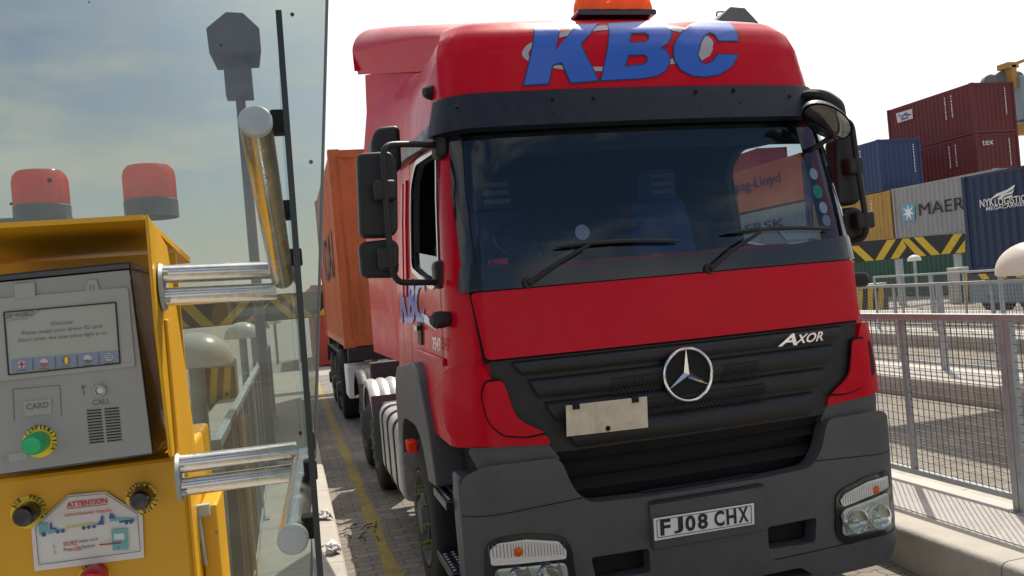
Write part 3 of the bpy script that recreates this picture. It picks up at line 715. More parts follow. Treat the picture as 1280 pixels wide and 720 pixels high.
# ---- cab sides
def SX_(z, s, off=0): return XC + s * (itp(HWT, z) + off)
def smap(s): return lambda y, z, off=0: Vector((SX_(z, s, off), y, z))
for s in (-1, 1):
    sm = smap(s)
    win = SWIN
    ring = grow(win, .03) if True else win
    MB().surf([ring, win], sm, .02, None, ZS, .008).build('window_frame', M['gloss_black'], truck)
    MB().surf([win], sm, 0, None, ZS, -.02).build('side_window', M['sideglass'], truck) if s > 0 else \
        MB().surf([[(4.42, 1.98), (4.62, 1.95), (5.38, 2.09), (5.38, 2.18), (4.44, 2.09)]], sm, 0, None, ZS, -.02).build('side_window', M['sideglass'], truck)
    # door seams
    gp = MB()
    def line(pts, w=.006):
        for a, c in zip(pts, pts[1:]):
            a, c = Vector(a), Vector(c); n = Vector((-(c - a).y, (c - a).x)).normalized() * w
            gp.surf([[tuple(a + n), tuple(a - n), tuple(c - n), tuple(c + n)]], sm, 0, None, ZS, .0025)
    line([(4.36, 1.5), (4.36, 1.95), (4.40, 2.7)]); line([(5.5, 1.42), (5.5, 2.77)]); line([(4.40, 2.72), (5.5, 2.77)])
    line([(5.9, 1.4), (5.9, 3.0)], .004)
    gp.build('door_seam', M['seam'], truck, smooth=0)
    # rain gutter over door
    rg_ = MB().surf([arc_corner([(4.30, 2.68), (4.36, 2.80), (5.35, 2.86), (6.2, 2.90), (6.2, 2.84), (5.3, 2.78), (4.45, 2.70)], .03)], sm, .05, None, None, .045)
    rg_.build('rain_gutter', M['visor'], truck, bevel=.006)
    # swage ribs pressed into the rear side
    rw = MB()
    for yy in (5.58, 5.74):
        rw.surf([arc_corner([(yy, 1.9), (yy + .08, 1.9), (yy + .08, 2.68), (yy, 2.68)], .03)], sm, .02, None, ZS, .015)
    rw.pieces('side_rib', M['red'], truck, bevel=.006)
    sw = MB().surf([[(4.28, 1.52), (5.3, 1.545), (5.3, 1.575), (4.28, 1.56)]], sm, .02, None, None, .02); sw.build('door_swage', M['red'], truck, bevel=.008)
    # handle in black recess
    hd = MB().surf([arc_corner([(5.02, 1.60), (5.16, 1.60), (5.16, 1.74), (5.02, 1.74)], .02)], sm, .02, None, None, .012).build('door_handle', M['black'], truck)
    MB().surf([arc_corner([(5.03, 1.69), (5.15, 1.69), (5.15, 1.72), (5.03, 1.72)], .008)], sm, .02, None, None, .035).build('handle_grip', M['gloss_black'], hd)
    # black knob at the front corner and side clearance lamp on the roof
    kp = Vector((SX_(1.76, s, -.03), 4.24, 1.765)); MB().lathe([(0, .12), (.025, .118), (.042, .10), (.045, .06), (.035, 0)], kp, (s, -.35, 0), 18).build('door_stop', M['black'], truck)
    lp = Vector((SX_(3.0, s, -.01), 4.62, 3.02)); MB().lathe([(0, .07), (.025, .06), (.04, .03), (.045, 0)], lp, (s, -.3, 0), 14).build('clearance_lamp', M['black'], truck)
    # side deflector behind the cab
    fr_ = [(6.18, 1.42), (6.15, 2.0), (6.08, 2.6), (5.6, 2.9), (5.2, 3.1), (5.0, 3.26), (5.15, 3.36)]
    rr_ = [(7.33, 1.46), (7.28, 2.0), (7.1, 2.6), (6.9, 3.0), (6.76, 3.3), (6.68, 3.5), (6.6, 3.66)]
    def col(u, t, s=s):
        k = min(int(t * 6), 5); f = t * 6 - k
        a = Vector(fr_[k]) * (1 - f) + Vector(fr_[k + 1]) * f; b_ = Vector(rr_[k]) * (1 - f) + Vector(rr_[k + 1]) * f
        y, z = a * (1 - u) + b_ * u
        h0 = itp([(1.4, 1.2), (2.0, 1.18), (2.6, 1.12), (2.9, 1.08), (3.3, .97), (3.4, .88)], z); out = h0 + (1.30 - h0) * (u ** .9)
        if z > 3.0: out -= .05 * u * min(1, (z - 3.0) / .4)
        return Vector((XC + s * (out - .03 * math.sin(math.pi * u) * (z > 2.7)), y, z))
    cm = MB().grid(col, 10, 24); cm.grid(lambda u, t: col(1, t) - Vector((s * .05 * u, .0, 0)), 1, 24)
    cm.build('side_deflector', M['red'], truck, smooth=50, recalc=True)
    # front mudguard
    out = arc_corner([(4.58, .84), (4.70, 1.15), (4.92, 1.43), (5.10, 1.50), (5.95, 1.42), (6.12, 1.28), (6.16, .86), (5.98, .80), (5.93, .98), (5.78, 1.08), (5.2, 1.10), (4.98, 1.02), (4.86, .82)], [.02, .1, .1, .08, .1, .08, .02, .02, .1, .1, .12, .1, .02])
    mg = MB().prism([(XC + s * 1.285, y, z) for y, z in out], (-s * .30, 0, 0)).build('mudguard', M['grey'], truck, smooth=45, bevel=.03, seg=3)
    if s < 0:
        q = P(514, 557, 0, XC - 1.30); MB().box(q.x - .03, q.x + .03, q.y - .06, q.y + .06, q.z - .035, q.z + .035).build('side_marker', M['orange_lens'], mg, bevel=.008)
    # cab steps
    for zz, y0, y1 in ((.80, 4.39, 4.80), (.42, 4.39, 4.86)):
        so = MB().prism([(XC + s * x, y, z) for x, y, z in ((1.27, y0, zz), (1.27, y1, zz), (.95, y1, zz), (.95, y0, zz))], (0, 0, -.05)).build('cab_step', M['visor'], truck, bevel=.006)
        sh = MB()
        for i in range(7):
            for j in range(5):
                c = (XC + s * (1.245 - .05 * j), y0 + .05 + .05 * i + .02 * (j % 2), zz + .003); sh.lathe([(0, .003), (.008, .003), (.012, .0)], c, (0, 0, 1), 8)
        sh.build('tread_stud', M['steel'], so, smooth=0)
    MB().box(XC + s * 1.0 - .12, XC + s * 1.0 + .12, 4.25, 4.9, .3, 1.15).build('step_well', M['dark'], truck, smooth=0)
# letters on the near side
sm = smap(-1)
def sq(y0, y1, z0, z1, off=.016): return lambda s, t: sm(y1 + (y0 - y1) * s, z0 + (z1 - z0) * t, off)
t_ = MB(); add_text(t_, '2543', sq(4.26, 4.52, 1.60, 1.67, .03), .02, .2); t_.build('model_number', M['chrome'], truck, smooth=0)
t_ = MB(); add_text(t_, 'KBC', sq(4.85, 6.0, 1.72, 2.02, .006), .05, .2); t_.build('door_lettering', M['letterblue'], truck, smooth=0)
t_ = MB(); t_.surf([[(4.5, 1.70), (4.98, 1.745), (4.98, 1.79), (4.8, 1.78)]], sm, 0, None, None, .006); t_.build('door_flash', M['white'], truck, smooth=0)

# ---- roof fairing and beacon bar
def fair(u, t):
    """u across, t from the front (0) to the rear (1)"""
    y = 4.80 + 1.93 * t; hw = .88 + .44 * (t ** 1.2); zt = 3.375 + .73 * (t ** .8)
    a = (u * 2 - 1); b_ = math.copysign(1 - (1 - abs(a)) ** 2.6, a)
    edge = max(0, (abs(b_) - .86) / .14); drop = (.03 + .15 * t) * (1 - math.sqrt(max(0, 1 - edge ** 2.2)))
    return Vector((XC + hw * b_, y, zt - drop - .05 * b_ * b_ * t))
fm = MB().grid(fair, 40, 18)
def fskirt(s):
    def f(u, t):
        p = fair(0 if s < 0 else 1, t); zb = 3.20 + .50 * t
        return Vector((p.x - s * .03 * u, p.y, p.z * (1 - u) + min(zb, p.z) * u))
    return f
for s in (-1, 1): fm.grid(fskirt(s), 3, 18)
fm.grid(lambda u, t: fair(u, 1) * (1 - t) + Vector((fair(u, 1).x, 6.7, 3.72)) * t, 40, 1)
fm.build('roof_fairing', M['red'], truck, smooth=50)
bb = [P(x, y, 1, 4.62) for x, y in ((712, 27), (807, 22))]
bc = (bb[0] + bb[1]) / 2; hwb = (bb[1].x - bb[0].x) / 2
base = MB().surf([arc_corner([(-hwb, 0), (hwb, 0), (hwb * 1.0, .06), (-hwb * 1.0, .06)], .02)], lambda a, c, o: Vector((bc.x + a, bc.y + o, bc.z - .022 + c * .55)), .13, None, None, -.02).build('beacon_bar', M['gloss_black'], truck, bevel=.015)
def bbm(u, t):
    a = 2 * math.pi * u; r = math.cos(t * math.pi / 2 * .999) ** .45
    c, s_ = math.cos(a), math.sin(a); c = math.copysign(abs(c) ** .5, c); s_ = math.copysign(abs(s_) ** .6, s_)
    return Vector((bc.x + hwb * .985 * r * c, bc.y - .085 + .075 * r * s_, bc.z + .008 + .155 * math.sin(t * math.pi / 2)))
MB().grid(bbm, 40, 10, True).build('beacon_dome', M['amber'], base, smooth=60)
ir = MB()
for k in (-.5, 0, .5): ir.lathe([(.05, 0), (.05, .09), (.03, .1)], (bc.x + hwb * k * 1.1, bc.y - .085, bc.z + .01), (0, 0, 1), 14)
ir.pieces('beacon_lamp', M['orange_lens'], base)
# ---- mirrors, near side (left in the photo)
def mir(pts, y, thick, m='black', bev=.03):
    a = [P(px, py, 1, y) for px, py in pts]; return a
mx = MB()
def mbox(pts, y, d, r=.04):
    a2 = [P(px, py, 1, y) for px, py in pts]
    l = arc_corner([(p.x, p.z) for p in a2], r); return [(x, y, z) for x, z in l], d
YM = 4.18
arm = path_round([P(545, 182, 1, 4.35), P(520, 180, 1, 4.25), P(478, 181, 1, YM - .06), P(481, 230, 1, YM - .06), P(489, 335, 1, YM - .06), P(497, 353, 1, YM - .02), P(545, 353, 1, 4.3)], .07)
ma = MB().tube(arm, .016, 10)
ma.build('mirror_arm', M['black'], truck)
for pts, dep in (([(446, 191), (490, 188), (497, 210), (498, 288), (490, 296), (450, 297)], .10), ([(448, 303), (490, 298), (499, 305), (499, 340), (492, 347), (452, 347)], .11)):
    pl_, _ = mbox(pts, YM, .1, .035)
    mo = MB().prism(pl_, (0, dep, 0)).build('mirror', M['black'], truck, smooth=40, bevel=.02, seg=3)
    c = sum((Vector(p) for p in pl_), Vector()) / len(pl_)
    MB().surf([[(c.x + (p[0] - c.x) * .88, c.z + (p[2] - c.z) * .92) for p in pl_]], lambda a, b_, o: Vector((a, YM + dep + .004, b_)), 0).build('mirror_glass', M['mirror'], mo)
for px, py, w, h in ((481, 238, .055, .05), (485, 323, .05, .055)):
    q = P(px, py, 1, YM - .05); MB().box(q.x - w, q.x + w, q.y - .02, q.y + .06, q.z - h, q.z + h).build('mirror_clamp', M['black'], truck, bevel=.015)
pl_, _ = mbox([(464, 175), (471, 158), (500, 155), (503, 210), (490, 216), (466, 205)], 4.75, .2)
MB().prism(pl_, (0, .22, 0)).build('kerb_mirror', M['black'], truck, smooth=40, bevel=.03, seg=3)
for px, py, w, h in ((549, 178, .05, .09), (552, 343, .06, .075)):
    q = P(px, py, 1, 4.36); MB().box(q.x - w * .7, q.x + w, q.y - .05, q.y + .08, q.z - h, q.z + h).build('arm_bracket', M['black'], truck, bevel=.03, seg=3)
# ---- mirrors, far side (right in the photo)
YF = 4.3
arm = path_round([P(1045, 150, 1, 4.36), P(1064, 151, 1, YF - .06), P(1071, 200, 1, YF - .06), P(1084, 285, 1, YF - .06), P(1078, 300, 1, YF - .02), P(1050, 304, 1, 4.36)], .07)
MB().tube(arm, .017, 10).build('mirror_arm', M['black'], truck)
for pts, dep, cl in (([(1045, 172), (1058, 160), (1073, 170), (1078, 250), (1070, 256), (1048, 255)], .12, 0), ([(1053, 260), (1073, 258), (1082, 264), (1086, 292), (1080, 300), (1057, 300)], .14, 0)):
    pl_, _ = mbox(pts, YF, .1, .04)
    mo = MB().prism(pl_, (0, dep, 0)).build('mirror', M['black'], truck, smooth=40, bevel=.025, seg=3)
    c = sum((Vector(p) for p in pl_), Vector()) / len(pl_)
    MB().surf([[(c.x + (p[0] - c.x) * .88, c.z + (p[2] - c.z) * .92) for p in pl_]], lambda a, b_, o, dep=dep: Vector((a, YF + dep + .004, b_)), 0).build('mirror_glass', M['mirror'], mo)
for px, py, w, h in ((1069, 207, .05, .05), (1081, 275, .06, .05)):
    q = P(px, py, 1, YF - .05); MB().box(q.x - w, q.x + w, q.y - .02, q.y + .06, q.z - h, q.z + h).build('mirror_clamp', M['black'], truck, bevel=.015)
# front close-proximity mirror: arched arm and oval glass facing down and back
ap = path_round([P(1000, 128, 1, 4.28), P(1010, 118, 1, 4.2), P(1030, 119, 1, 4.1), P(1048, 132, 1, 4.05), P(1050, 146, 1, 4.04)], .08)
MB().tube(ap, [.035] * len(ap), 10).build('mirror_arch', M['black'], truck)
c = P(1034, 152, 1, 4.02); e1 = (P(1061, 170, 1, 4.02) - P(1008, 136, 1, 4.02)) / 2; nrm = Vector((-.25, -.62, -.75)).normalized(); e2 = e1.cross(nrm).normalized() * .085
pm = MB().grid(lambda u, t: c + (e1 * math.cos(2 * math.pi * u) + e2 * math.sin(2 * math.pi * u)) * (1.06 * math.cos(t * 1.5) + .0) - nrm * (.10 * math.sin(t * 1.5)), 28, 6, True)
pmo = pm.build('front_mirror', M['black'], truck, smooth=60)
MB().grid(lambda u, t: c + (e1 * math.cos(2 * math.pi * u) + e2 * math.sin(2 * math.pi * u)) * (.97 * (1 - t)) + nrm * (.004 + .02 * (1 - (1 - t) ** 2)), 28, 5, True).build('mirror_glass', M['darkmirror'], pmo, smooth=60)
MB().tube([P(1004, 195, 1, 4.25), P(1040, 170, 1, 4.1)], .016, 8).build('mirror_strut', M['black'], truck)

# ---- inside the cab
MB().surf([[(-1.12, 1.55), (1.12, 1.55), (1.12, 1.97), (-1.12, 1.97)]], lambda a, z, o: Vector((XC + a, 4.33 + .3 * (1.97 - z) - o, z)), .06, None, None, 0).build('dashboard', M['red_in'], truck)
MB().grid(lambda u, t: Vector((XC + (u * 2 - 1) * 1.1, 4.16 + .55 * t, 1.975 - .03 * t + .06 * math.sin(math.pi * t))), 6, 6).build('dashboard_top', M['red_in'], truck)
sc_ = P(668, 300, 1, 4.75); ang = R_(35)
sw_ = MB(); a1, a2 = Vector((1, 0, 0)), Vector((0, math.cos(ang) * .8, math.sin(ang)))
sw_.tube([sc_ + a1 * .23 * math.cos(2 * math.pi * k / 32) + a2 * .23 * math.sin(2 * math.pi * k / 32) for k in range(33)], .016, 8, False)
for k in range(3):
    a = -math.pi / 2 + 2.1 * k; sw_.tube([sc_, sc_ + a1 * .23 * math.cos(a) + a2 * .23 * math.sin(a)], .014, 6)
sw_.build('steering_wheel', M['visor'], truck)
for cx in (-.62, .55):
    se = MB(); se.grid(lambda u, t, cx=cx: Vector((XC + cx + .26 * math.cos(2 * math.pi * u) * (1 - .25 * t * t), 5.25 + .08 * math.sin(2 * math.pi * u) + .12 * t, 1.55 + .85 * t)), 20, 8, True)
    se.grid(lambda u, t, cx=cx: Vector((XC + cx + .14 * math.cos(2 * math.pi * u), 5.36 + .06 * math.sin(2 * math.pi * u), 2.42 + .2 * t)), 16, 3, True)
    se.box(XC + cx - .27, XC + cx + .27, 4.75, 5.3, 1.45, 1.6)
    so = se.build('seat', M['seat'] if cx < 0 else M['blueseat'], truck, smooth=60)
    hp = MB()
    for k in range(3): hp.box(XC + cx - .085, XC + cx + .085, 5.27 , 5.285, 2.45 + .055 * k, 2.48 + .055 * k)
    hp.build('headrest_trim', M['inkgrey'], so, smooth=0)
MB().box(XC - 1.1, XC + 1.1, 5.75, 6.15, 1.5, 1.85).build('bunk', M['seat'], truck, bevel=.03)
# grab rail and pillar visible through far door window
x_, z_ = fp(727, 290, -.02); stk = MB().lathe([(0, .001), (.02, .001), (.022, .001), (.04, .001), (.04, 0)], FM(x_, z_, -.012), (0, -1, .1), 24); stk.build('round_sticker', M['ringgrey'], truck)
x_, z_ = fp(620, 325, -.1); p = FM(x_, z_, -.09)
MB().lathe([(0, .07), (.05, .068), (.05, .03)], p - Vector((0, 0, .05)), (0, 0, 1), 18).build('dash_pot_lid', M['redbtn'], truck)
MB().lathe([(.048, .03), (.048, -.02), (0, -.02)], p - Vector((0, 0, .05)), (0, 0, 1), 18).build('dash_pot', M['white'], truck)
for px, py, r, mm in ((1016, 218, .034, 'paper'), (1021, 240, .04, 'green'), (1028, 260, .034, 'paper'), (1032, 276, .034, 'ringgrey')):
    x_, z_ = fp(px, py, 0); MB().surf([circ((x_, z_), r * .8, 18, r)], FM, 0, None, None, .008).build('windscreen_sticker', M[mm], truck, smooth=0)
pp = [FM(*fp(x, y, -.03), -.04) for x, y in ((975, 287), (1030, 284), (1022, 296), (985, 299))]
MB().prism(pp, (0, .02, 0.0)).build('dash_paper', M['paper'], truck, smooth=0)
q = P(541, 320, 0, XC - .9); MB().box(q.x - .01, q.x + .01, q.y - .18, q.y + .12, q.z - .06, q.z + .06).build('cab_placard', M['paper'], truck, smooth=0)

# ---- chassis and wheels
ch = MB()
for s in (-1, 1): ch.box(XC + s * .42 - .05, XC + s * .42 + .05, 4.4, 10.6, .70, .98)
ch.box(XC - .5, XC + .5, 6.4, 6.9, .6, 1.3); ch.box(XC - .9, XC + .9, 4.3, 6.2, .55, 1.12)
ch.box(XC - .55, XC + .55, 8.9, 9.9, .98, 1.14)
ch.build('chassis_frame', M['chassis'], truck, bevel=.01)
def wheel(parent, x, y, s, w, ind, r=.5):
    tp = [(.30, 0), (.40, .0), (r - .06, .006), (r - .02, .02), (r, .05), (r, w - .05), (r - .02, w - .02), (.3, w)]
    wo = MB().lathe(tp, (x, y, r), (-s, 0, 0), 48).build('wheel', M['tyre'], parent, smooth=50)
    tr_ = MB()
    rp = [(0, -.02), (.10, -.02), (.12, .0), (.155, .01), (.16, .04), (.24, .05), (.285, .0), (.31, .0), (.31, .06)] if ind else [(0, -.06), (.10, -.06), (.13, .0), (.16, .10), (.25, .10), (.285, .0), (.31, .0), (.31, .06)]
    MB().lathe(rp, (x - s * -.0, y, r), (-s, 0, 0), 40).build('rim', M['rim'], wo, smooth=40)
    nb, npt = MB(), MB()
    for k in range(10 if s < 0 else 0):
        a = 2 * math.pi * k / 10; c_ = Vector((x, y + .19 * math.cos(a), r + .19 * math.sin(a)))
        nb.lathe([(0, .022), (.010, .019), (.012, -.05)], c_, (s, 0, 0), 8)
        d = Vector((0, math.cos(a + .9), math.sin(a + .9))); npt.prism([c_ + Vector((s * .024, 0, 0)) + Vector((0, -d.z, d.y)) * .011, c_ + Vector((s * .024, 0, 0)) + d * .034, c_ + Vector((s * .024, 0, 0)) - Vector((0, -d.z, d.y)) * .011], (s * .003, 0, 0))
    if s < 0: nb.pieces('wheel_nut', M['nutind'], wo); npt.pieces('nut_pointer', M['nutind'], wo)
    return wo
for s in (-1, 1):
    wheel(truck, XC + s * 1.27, 5.32, s, .32, True)
    wheel(truck, XC + s * 1.25, 8.62, s, .32, True)
    wheel(truck, XC + s * 1.25, 9.97, s, .58, True)
    # rear mudguards: ribbed half shells
    for yc in (8.62, 9.97):
        g = MB()
        for k in range(5):
            x0 = XC + s * (1.29 - .10 * k)
            g.grid(lambda u, t, x0=x0: Vector((x0 - s * .1 * t, yc - .60 * math.cos(R_(25) + R_(130) * u), .5 + .60 * math.sin(R_(25) + R_(130) * u) + .018 * math.sin(math.pi * t))), 20, 4)
        g.grid(lambda u, t: Vector((XC + s * 1.29, yc - (.60 - .06 * t) * math.cos(R_(25) + R_(130) * u), .5 + (.60 - .06 * t) * math.sin(R_(25) + R_(130) * u))), 20, 1)
        g.build('rear_mudguard', M['alu'] if yc < 9 else M['chassis'], truck, smooth=40)
        gf = MB().grid(lambda u, t: Vector((XC + s * (1.3 - .5 * t), yc - .57 - .10 * u, 1.0 - .6 * u)), 4, 4); gf.build('mud_flap', M['grey'], truck)
# fuel tank with straps
for s in (-1, 1):
    tk = arc_corner([(6.35, .32), (6.35, 1.0), (6.42, 1.06), (7.45, 1.06), (7.5, 1.0), (7.5, .32)], .1)
    sec = arc_corner([(1.28, .36), (1.28, .98), (.75, .98), (.75, .36)], .12, 6)
    to = MB().prism([(XC + s * x, 6.3, z) for x, z in sec], (0, 1.3, 0)).build('fuel_tank', M['alu'], truck, smooth=40, bevel=.03, seg=3)
    for yy in (6.5, 6.9, 7.3):
        MB().prism([(XC + s * (1.015 + (x - 1.015) * 1.03), yy, .67 + (z - .67) * 1.03) for x, z in sec], (0, .06, 0)).build('tank_strap', M['chassis'], to, smooth=40)
MB().box(XC - 1.22, XC - .9, 7.62, 7.95, .45, .95).build('air_tank_box', M['chassis'], truck, bevel=.03)
ho = MB()
for k in range(5): ho.tube([Vector((XC - .3 + .14 * k, 6.45, 1.6)), Vector((XC - .3 + .14 * k, 6.9, 1.35)), Vector((XC - .25 + .12 * k, 7.5, 1.3)), Vector((XC - .2 + .1 * k, 8.3, 1.15))], .02, 6)
ho.pieces('air_hose', M['black'], truck)
#PART3
# ================================================================== TRAILER AND CONTAINERS
trl = thing('trailer', 'dark skeletal semi-trailer behind the red lorry carrying the orange container', 'trailer', (XC, 14, 0))
tb = MB()
for s in (-1, 1): tb.box(XC + s * .5 - .07, XC + s * .5 + .07, 8.9, 18.8, 1.0, 1.24)
for y in (9.0, 12.45, 15, 18.4): tb.box(XC - 1.2, XC + 1.2, y - .1, y + .1, 1.06, 1.25)
tb.build('trailer_frame', M['chassis'], trl, bevel=.01)
for s in (-1, 1):
    for y in (14.35, 15.66, 16.97):
        wheel(trl, XC + s * 1.25, y, s, .38, False)
    g = MB().grid(lambda u, t: Vector((XC + s * (1.28 - .42 * t), 15.66 - 2.05 * math.cos(R_(12) + R_(156) * u), .62 + .52 * min(1, 1.6 * math.sin(R_(12) + R_(156) * u)))), 30, 2)
    g.build('trailer_mudguard', M['chassis'], trl)
    lg = MB().box(XC + s * .8 - .07, XC + s * .8 + .07, 11.4, 11.55, .25, 1.1); lg.box(XC + s * .8 - .15, XC + s * .8 + .15, 11.32, 11.63, .2, .27)
    lg.build('landing_leg', M['steel'], trl, bevel=.01)
MB().box(XC - 1.22, XC - .72, 12.6, 13.3, .5, .98).build('side_locker', M['white'], trl, bevel=.02)
def hose(y0):
    return path_round([(XC - .3, 8.2, 1.3), (XC - .5, 8.8, 1.9), (XC - .3, 9.4, 1.3)], .3)
MB().tube(hose(0), .03, 8).build('supply_hose', M['black'], trl)

def corr(mb, p0, p1, z0, z1, depth, nrm, pitch=.28):
    """trapezoid corrugated wall between two ground points"""
    p0, p1, nrm = Vector(p0), Vector(p1), Vector(nrm); L = (p1 - p0).length; d = (p1 - p0) / L
    n = max(2, round(L / pitch)); w = L / n; cols = []
    for k in range(n):
        for f, dd in ((0, 0), (.26, 0), (.5, 1), (.76, 1)):
            cols.append((p0 + d * (w * (k + f)) - nrm * depth * dd))
    cols.append(p1)
    for a, b in zip(cols, cols[1:]):
        v = [mb.bm.verts.new((q.x, q.y, z)) for q, z in ((a, z0), (b, z0), (b, z1), (a, z1))]
        mb.bm.faces.new(v)
def container(m, x0, y0, z0, L, label, H=2.59, W=2.44, group=None, name='shipping_container', marks=True):
    """long side along Y, visible long side at x0; end at y0"""
    t = thing(name, label, 'container', (x0 + W / 2, y0 + L / 2, z0), group)
    x1, y1, z1 = x0 + W, y0 + L, z0 + H
    wb = MB(); i = .02
    corr(wb, (x0 + i, y0 + .1, 0), (x0 + i, y1 - .1, 0), z0 + .12, z1 - .10, .036, (-1, 0, 0))
    corr(wb, (x1 - i, y0 + .1, 0), (x1 - i, y1 - .1, 0), z0 + .12, z1 - .10, .036, (1, 0, 0))
    corr(wb, (x0 + .1, y0 + i, 0), (x1 - .1, y0 + i, 0), z0 + .12, z1 - .10, .03, (0, -1, 0))
    wb.box(x0 + .05, x1 - .05, y0 + .05, y1 - .05, z1 - .1, z1 - .03); wb.box(x0 + .05, x1 - .05, y0 + .05, y1 - .05, z0 + .05, z0 + .12)
    wb.build('container_wall', M[m], t, smooth=0, recalc=False)
    fb = MB()
    for x in (x0, x1 - .12):
        for y in (y0, y1 - .12): fb.box(x, x + .12, y, y + .12, z0 + .01, z1 - .01)
        fb.box(x + .02, x + .10, y0 + .12, y1 - .12, z0 + .02, z0 + .16); fb.box(x + .03, x + .09, y0 + .12, y1 - .12, z1 - .11, z1 - .01)
    for y in (y0, y1 - .10):
        fb.box(x0 + .12, x1 - .12, y + .01, y + .09, z0 + .02, z0 + .16); fb.box(x0 + .12, x1 - .12, y + .01, y + .09, z1 - .12, z1 - .01)
    fb.build('container_frame', M[m], t, smooth=0)
    cc = MB()
    for x in (x0 - .004, x1 - .166):
        for y in (y0 - .004, y1 - .17):
            for z in (z0, z1 - .11): cc.box(x, x + .17, y, y + .174, z, z + .114)
    cc.pieces('corner_casting', M[m], t, smooth=0, bevel=.01)
    if marks:
        mk = MB(); rnd = random.Random(int(x0 * 7 + y0 * 13 + z0 * 5))
        for yc in (y0 - .004,):
            for cx in (x0 + 1.98,):
                z = z1 - .3
                while z > z0 + .9:
                    h = rnd.choice((.05, .07, .09)); mk.box(cx, cx + .05, yc, yc + .012, z - h, z); z -= h + rnd.choice((.03, .05))
        for yc in (y0 + L * .22, y0 + L * .29):
            z = z1 - .3
            while z > z0 + 1.1:
                h = rnd.choice((.05, .07, .09)); mk.box(x0 + .006, x0 + .018, yc, yc + .06, z - h, z); z -= h + rnd.choice((.03, .06))
        mk.build('container_marking', M['white'], t, smooth=0)
    return t
tc_ = container('cont_orange', XC - 1.24, 12.4, 1.25, 6.06, 'weathered orange shipping container riding on the trailer behind the red lorry', H=2.9, marks=False)
t_ = MB()
def oq(a): return quad([P(x, y, 0, XC - 1.262) for x, y in a])
yc0, yc1 = 13.2, 17.0
add_text(t_, 'CAI', lambda s, t: Vector((XC - 1.25, 16.6 - 3.0 * s, 2.35 + .75 * t)), .02); t_.build('container_lettering', M['ink'], tc_, smooth=0)
# row of stacks along X=28, and the taller row behind it at X=33
RX = 28.0
g_ = container('cont_grey', RX, 27.65, 2.56, 6.06, 'grey container with black lettering and a pale blue star square', H=2.53, marks=False)
t_ = MB(); add_text(t_, 'MAERSK', quad([P(x, y, 0, RX - .02) for x, y in [(1149, 270), (1234, 257.4), (1233, 240.8), (1148, 255)]]), 0); t_.build('container_lettering', M['ink'], g_, smooth=0)
sqp = [P(x, y, 0, RX - .016) for x, y in [(1128.5, 277), (1143.5, 275), (1143, 254.5), (1128, 256.5)]]
MB().prism(sqp, (.004, 0, 0)).build('star_square', M['starblue'], g_, smooth=0)
sc = sum(sqp, Vector()) / 4; sr = (sqp[0] - sqp[2]).length * .36; stp = []
for k in range(14):
    a = math.pi * k / 7 + math.pi / 2; r = sr if k % 2 == 0 else sr * .36; stp.append((sc.y - r * math.cos(a), sc.z + r * math.sin(a)))
MB().surf([stp], lambda y, z, o: Vector((RX - .022, y, z)), 0).build('white_star', M['white'], g_, smooth=0)
container('cont_tan', RX, 33.85, 2.54, 6.06, 'tan yellow container left of the grey one, behind the lorry mirror', H=2.52)
container('cont_blue', RX, 34.35, 5.07, 6.06, 'mid blue container on top of the tan container', H=2.52)
hl = container('cont_hl', RX, 40.6, 5.50, 12.19, 'bright orange line container seen through the cab side window', marks=False)
t_ = MB(); add_text(t_, 'Hapag-Lloyd', quad([P(x, y, 0, RX - .02) for x, y in [(905, 248), (976, 231), (974, 215), (903, 232)]]), .004); t_.build('container_lettering', M['cont_navy'], hl, smooth=0)
mg_ = container('cont_grey', RX, 40.6, 2.78, 12.19, 'light grey container seen through the cab window below the bright orange one', marks=False)
t_ = MB(); add_text(t_, 'MAERSK', quad([P(x, y, 0, RX - .02) for x, y in [(903, 298), (981, 283), (980, 272), (902, 287)]]), .012); t_.build('container_lettering', M['ink'], mg_, smooth=0)
for k, (y, lab) in enumerate(((27.65, 'dark green container on the ground under the grey lettered container'), (33.85, 'dark green container on the ground under the tan container'), (40.6, 'dark green container at ground level under the farthest grey container'))):
    container('cont_green', RX, y, 0.02, 6.06 if k < 2 else 12.19, lab, H=2.5 if k < 2 else 2.74, marks=False, group='green containers on the ground')
RY = 33.4
m1 = container('cont_maroon', RY, 33.97, 7.60, 6.06, 'maroon container with a white sticker on top of the highest stack', H=2.53, W=2.6)
m2 = container('cont_maroon', RY, 33.97, 5.06, 6.06, 'maroon container marked tex, directly under the topmost one', H=2.53, W=2.6)
t_ = MB(); add_text(t_, 'tex', quad([P(x, y, 1, 33.97 - .012) for x, y in [(1228, 182), (1242, 180.5), (1241.5, 174), (1227.5, 175.5)]]), 0, 0); t_.build('container_lettering', M['white'], m2, smooth=0)
sp = [P(x, y, 0, RY - .02) for x, y in [(1122, 154), (1141, 148), (1140, 136), (1120, 142)]]
MB().prism(sp, (.01, 0, 0)).build('white_sticker', M['paper'], m1, smooth=0)
sl_ = MB(); rnd = random.Random(3); f = quad(sp)
for i in range(14): a = rnd.uniform(.1, .75); b = rnd.uniform(.15, .8); p, q = f(a, b), f(min(.95, a + .18), b + .05); sl_.tube([p - Vector((.012, 0, 0)), q - Vector((.012, 0, 0))], .03, 4)
sl_.build('sticker_print', M['blueink'], m1, smooth=0)
container('cont_navy', RY, 33.97, 2.52, 6.06, 'navy container in the back row below the maroon ones', H=2.53, marks=False)
container('cont_tan', RY, 33.97, 0.0, 6.06, 'tan container at ground level in the back row under the maroon stack', H=2.51, marks=False)
cr_ = container('cont_red', RY, 53.5, 7.95, 12.19, 'far red container top just visible above the blue container beside the mirror', marks=False)
container('cont_maroon', RY, 53.5, 5.34, 12.19, 'far maroon container under the far red container', marks=False)
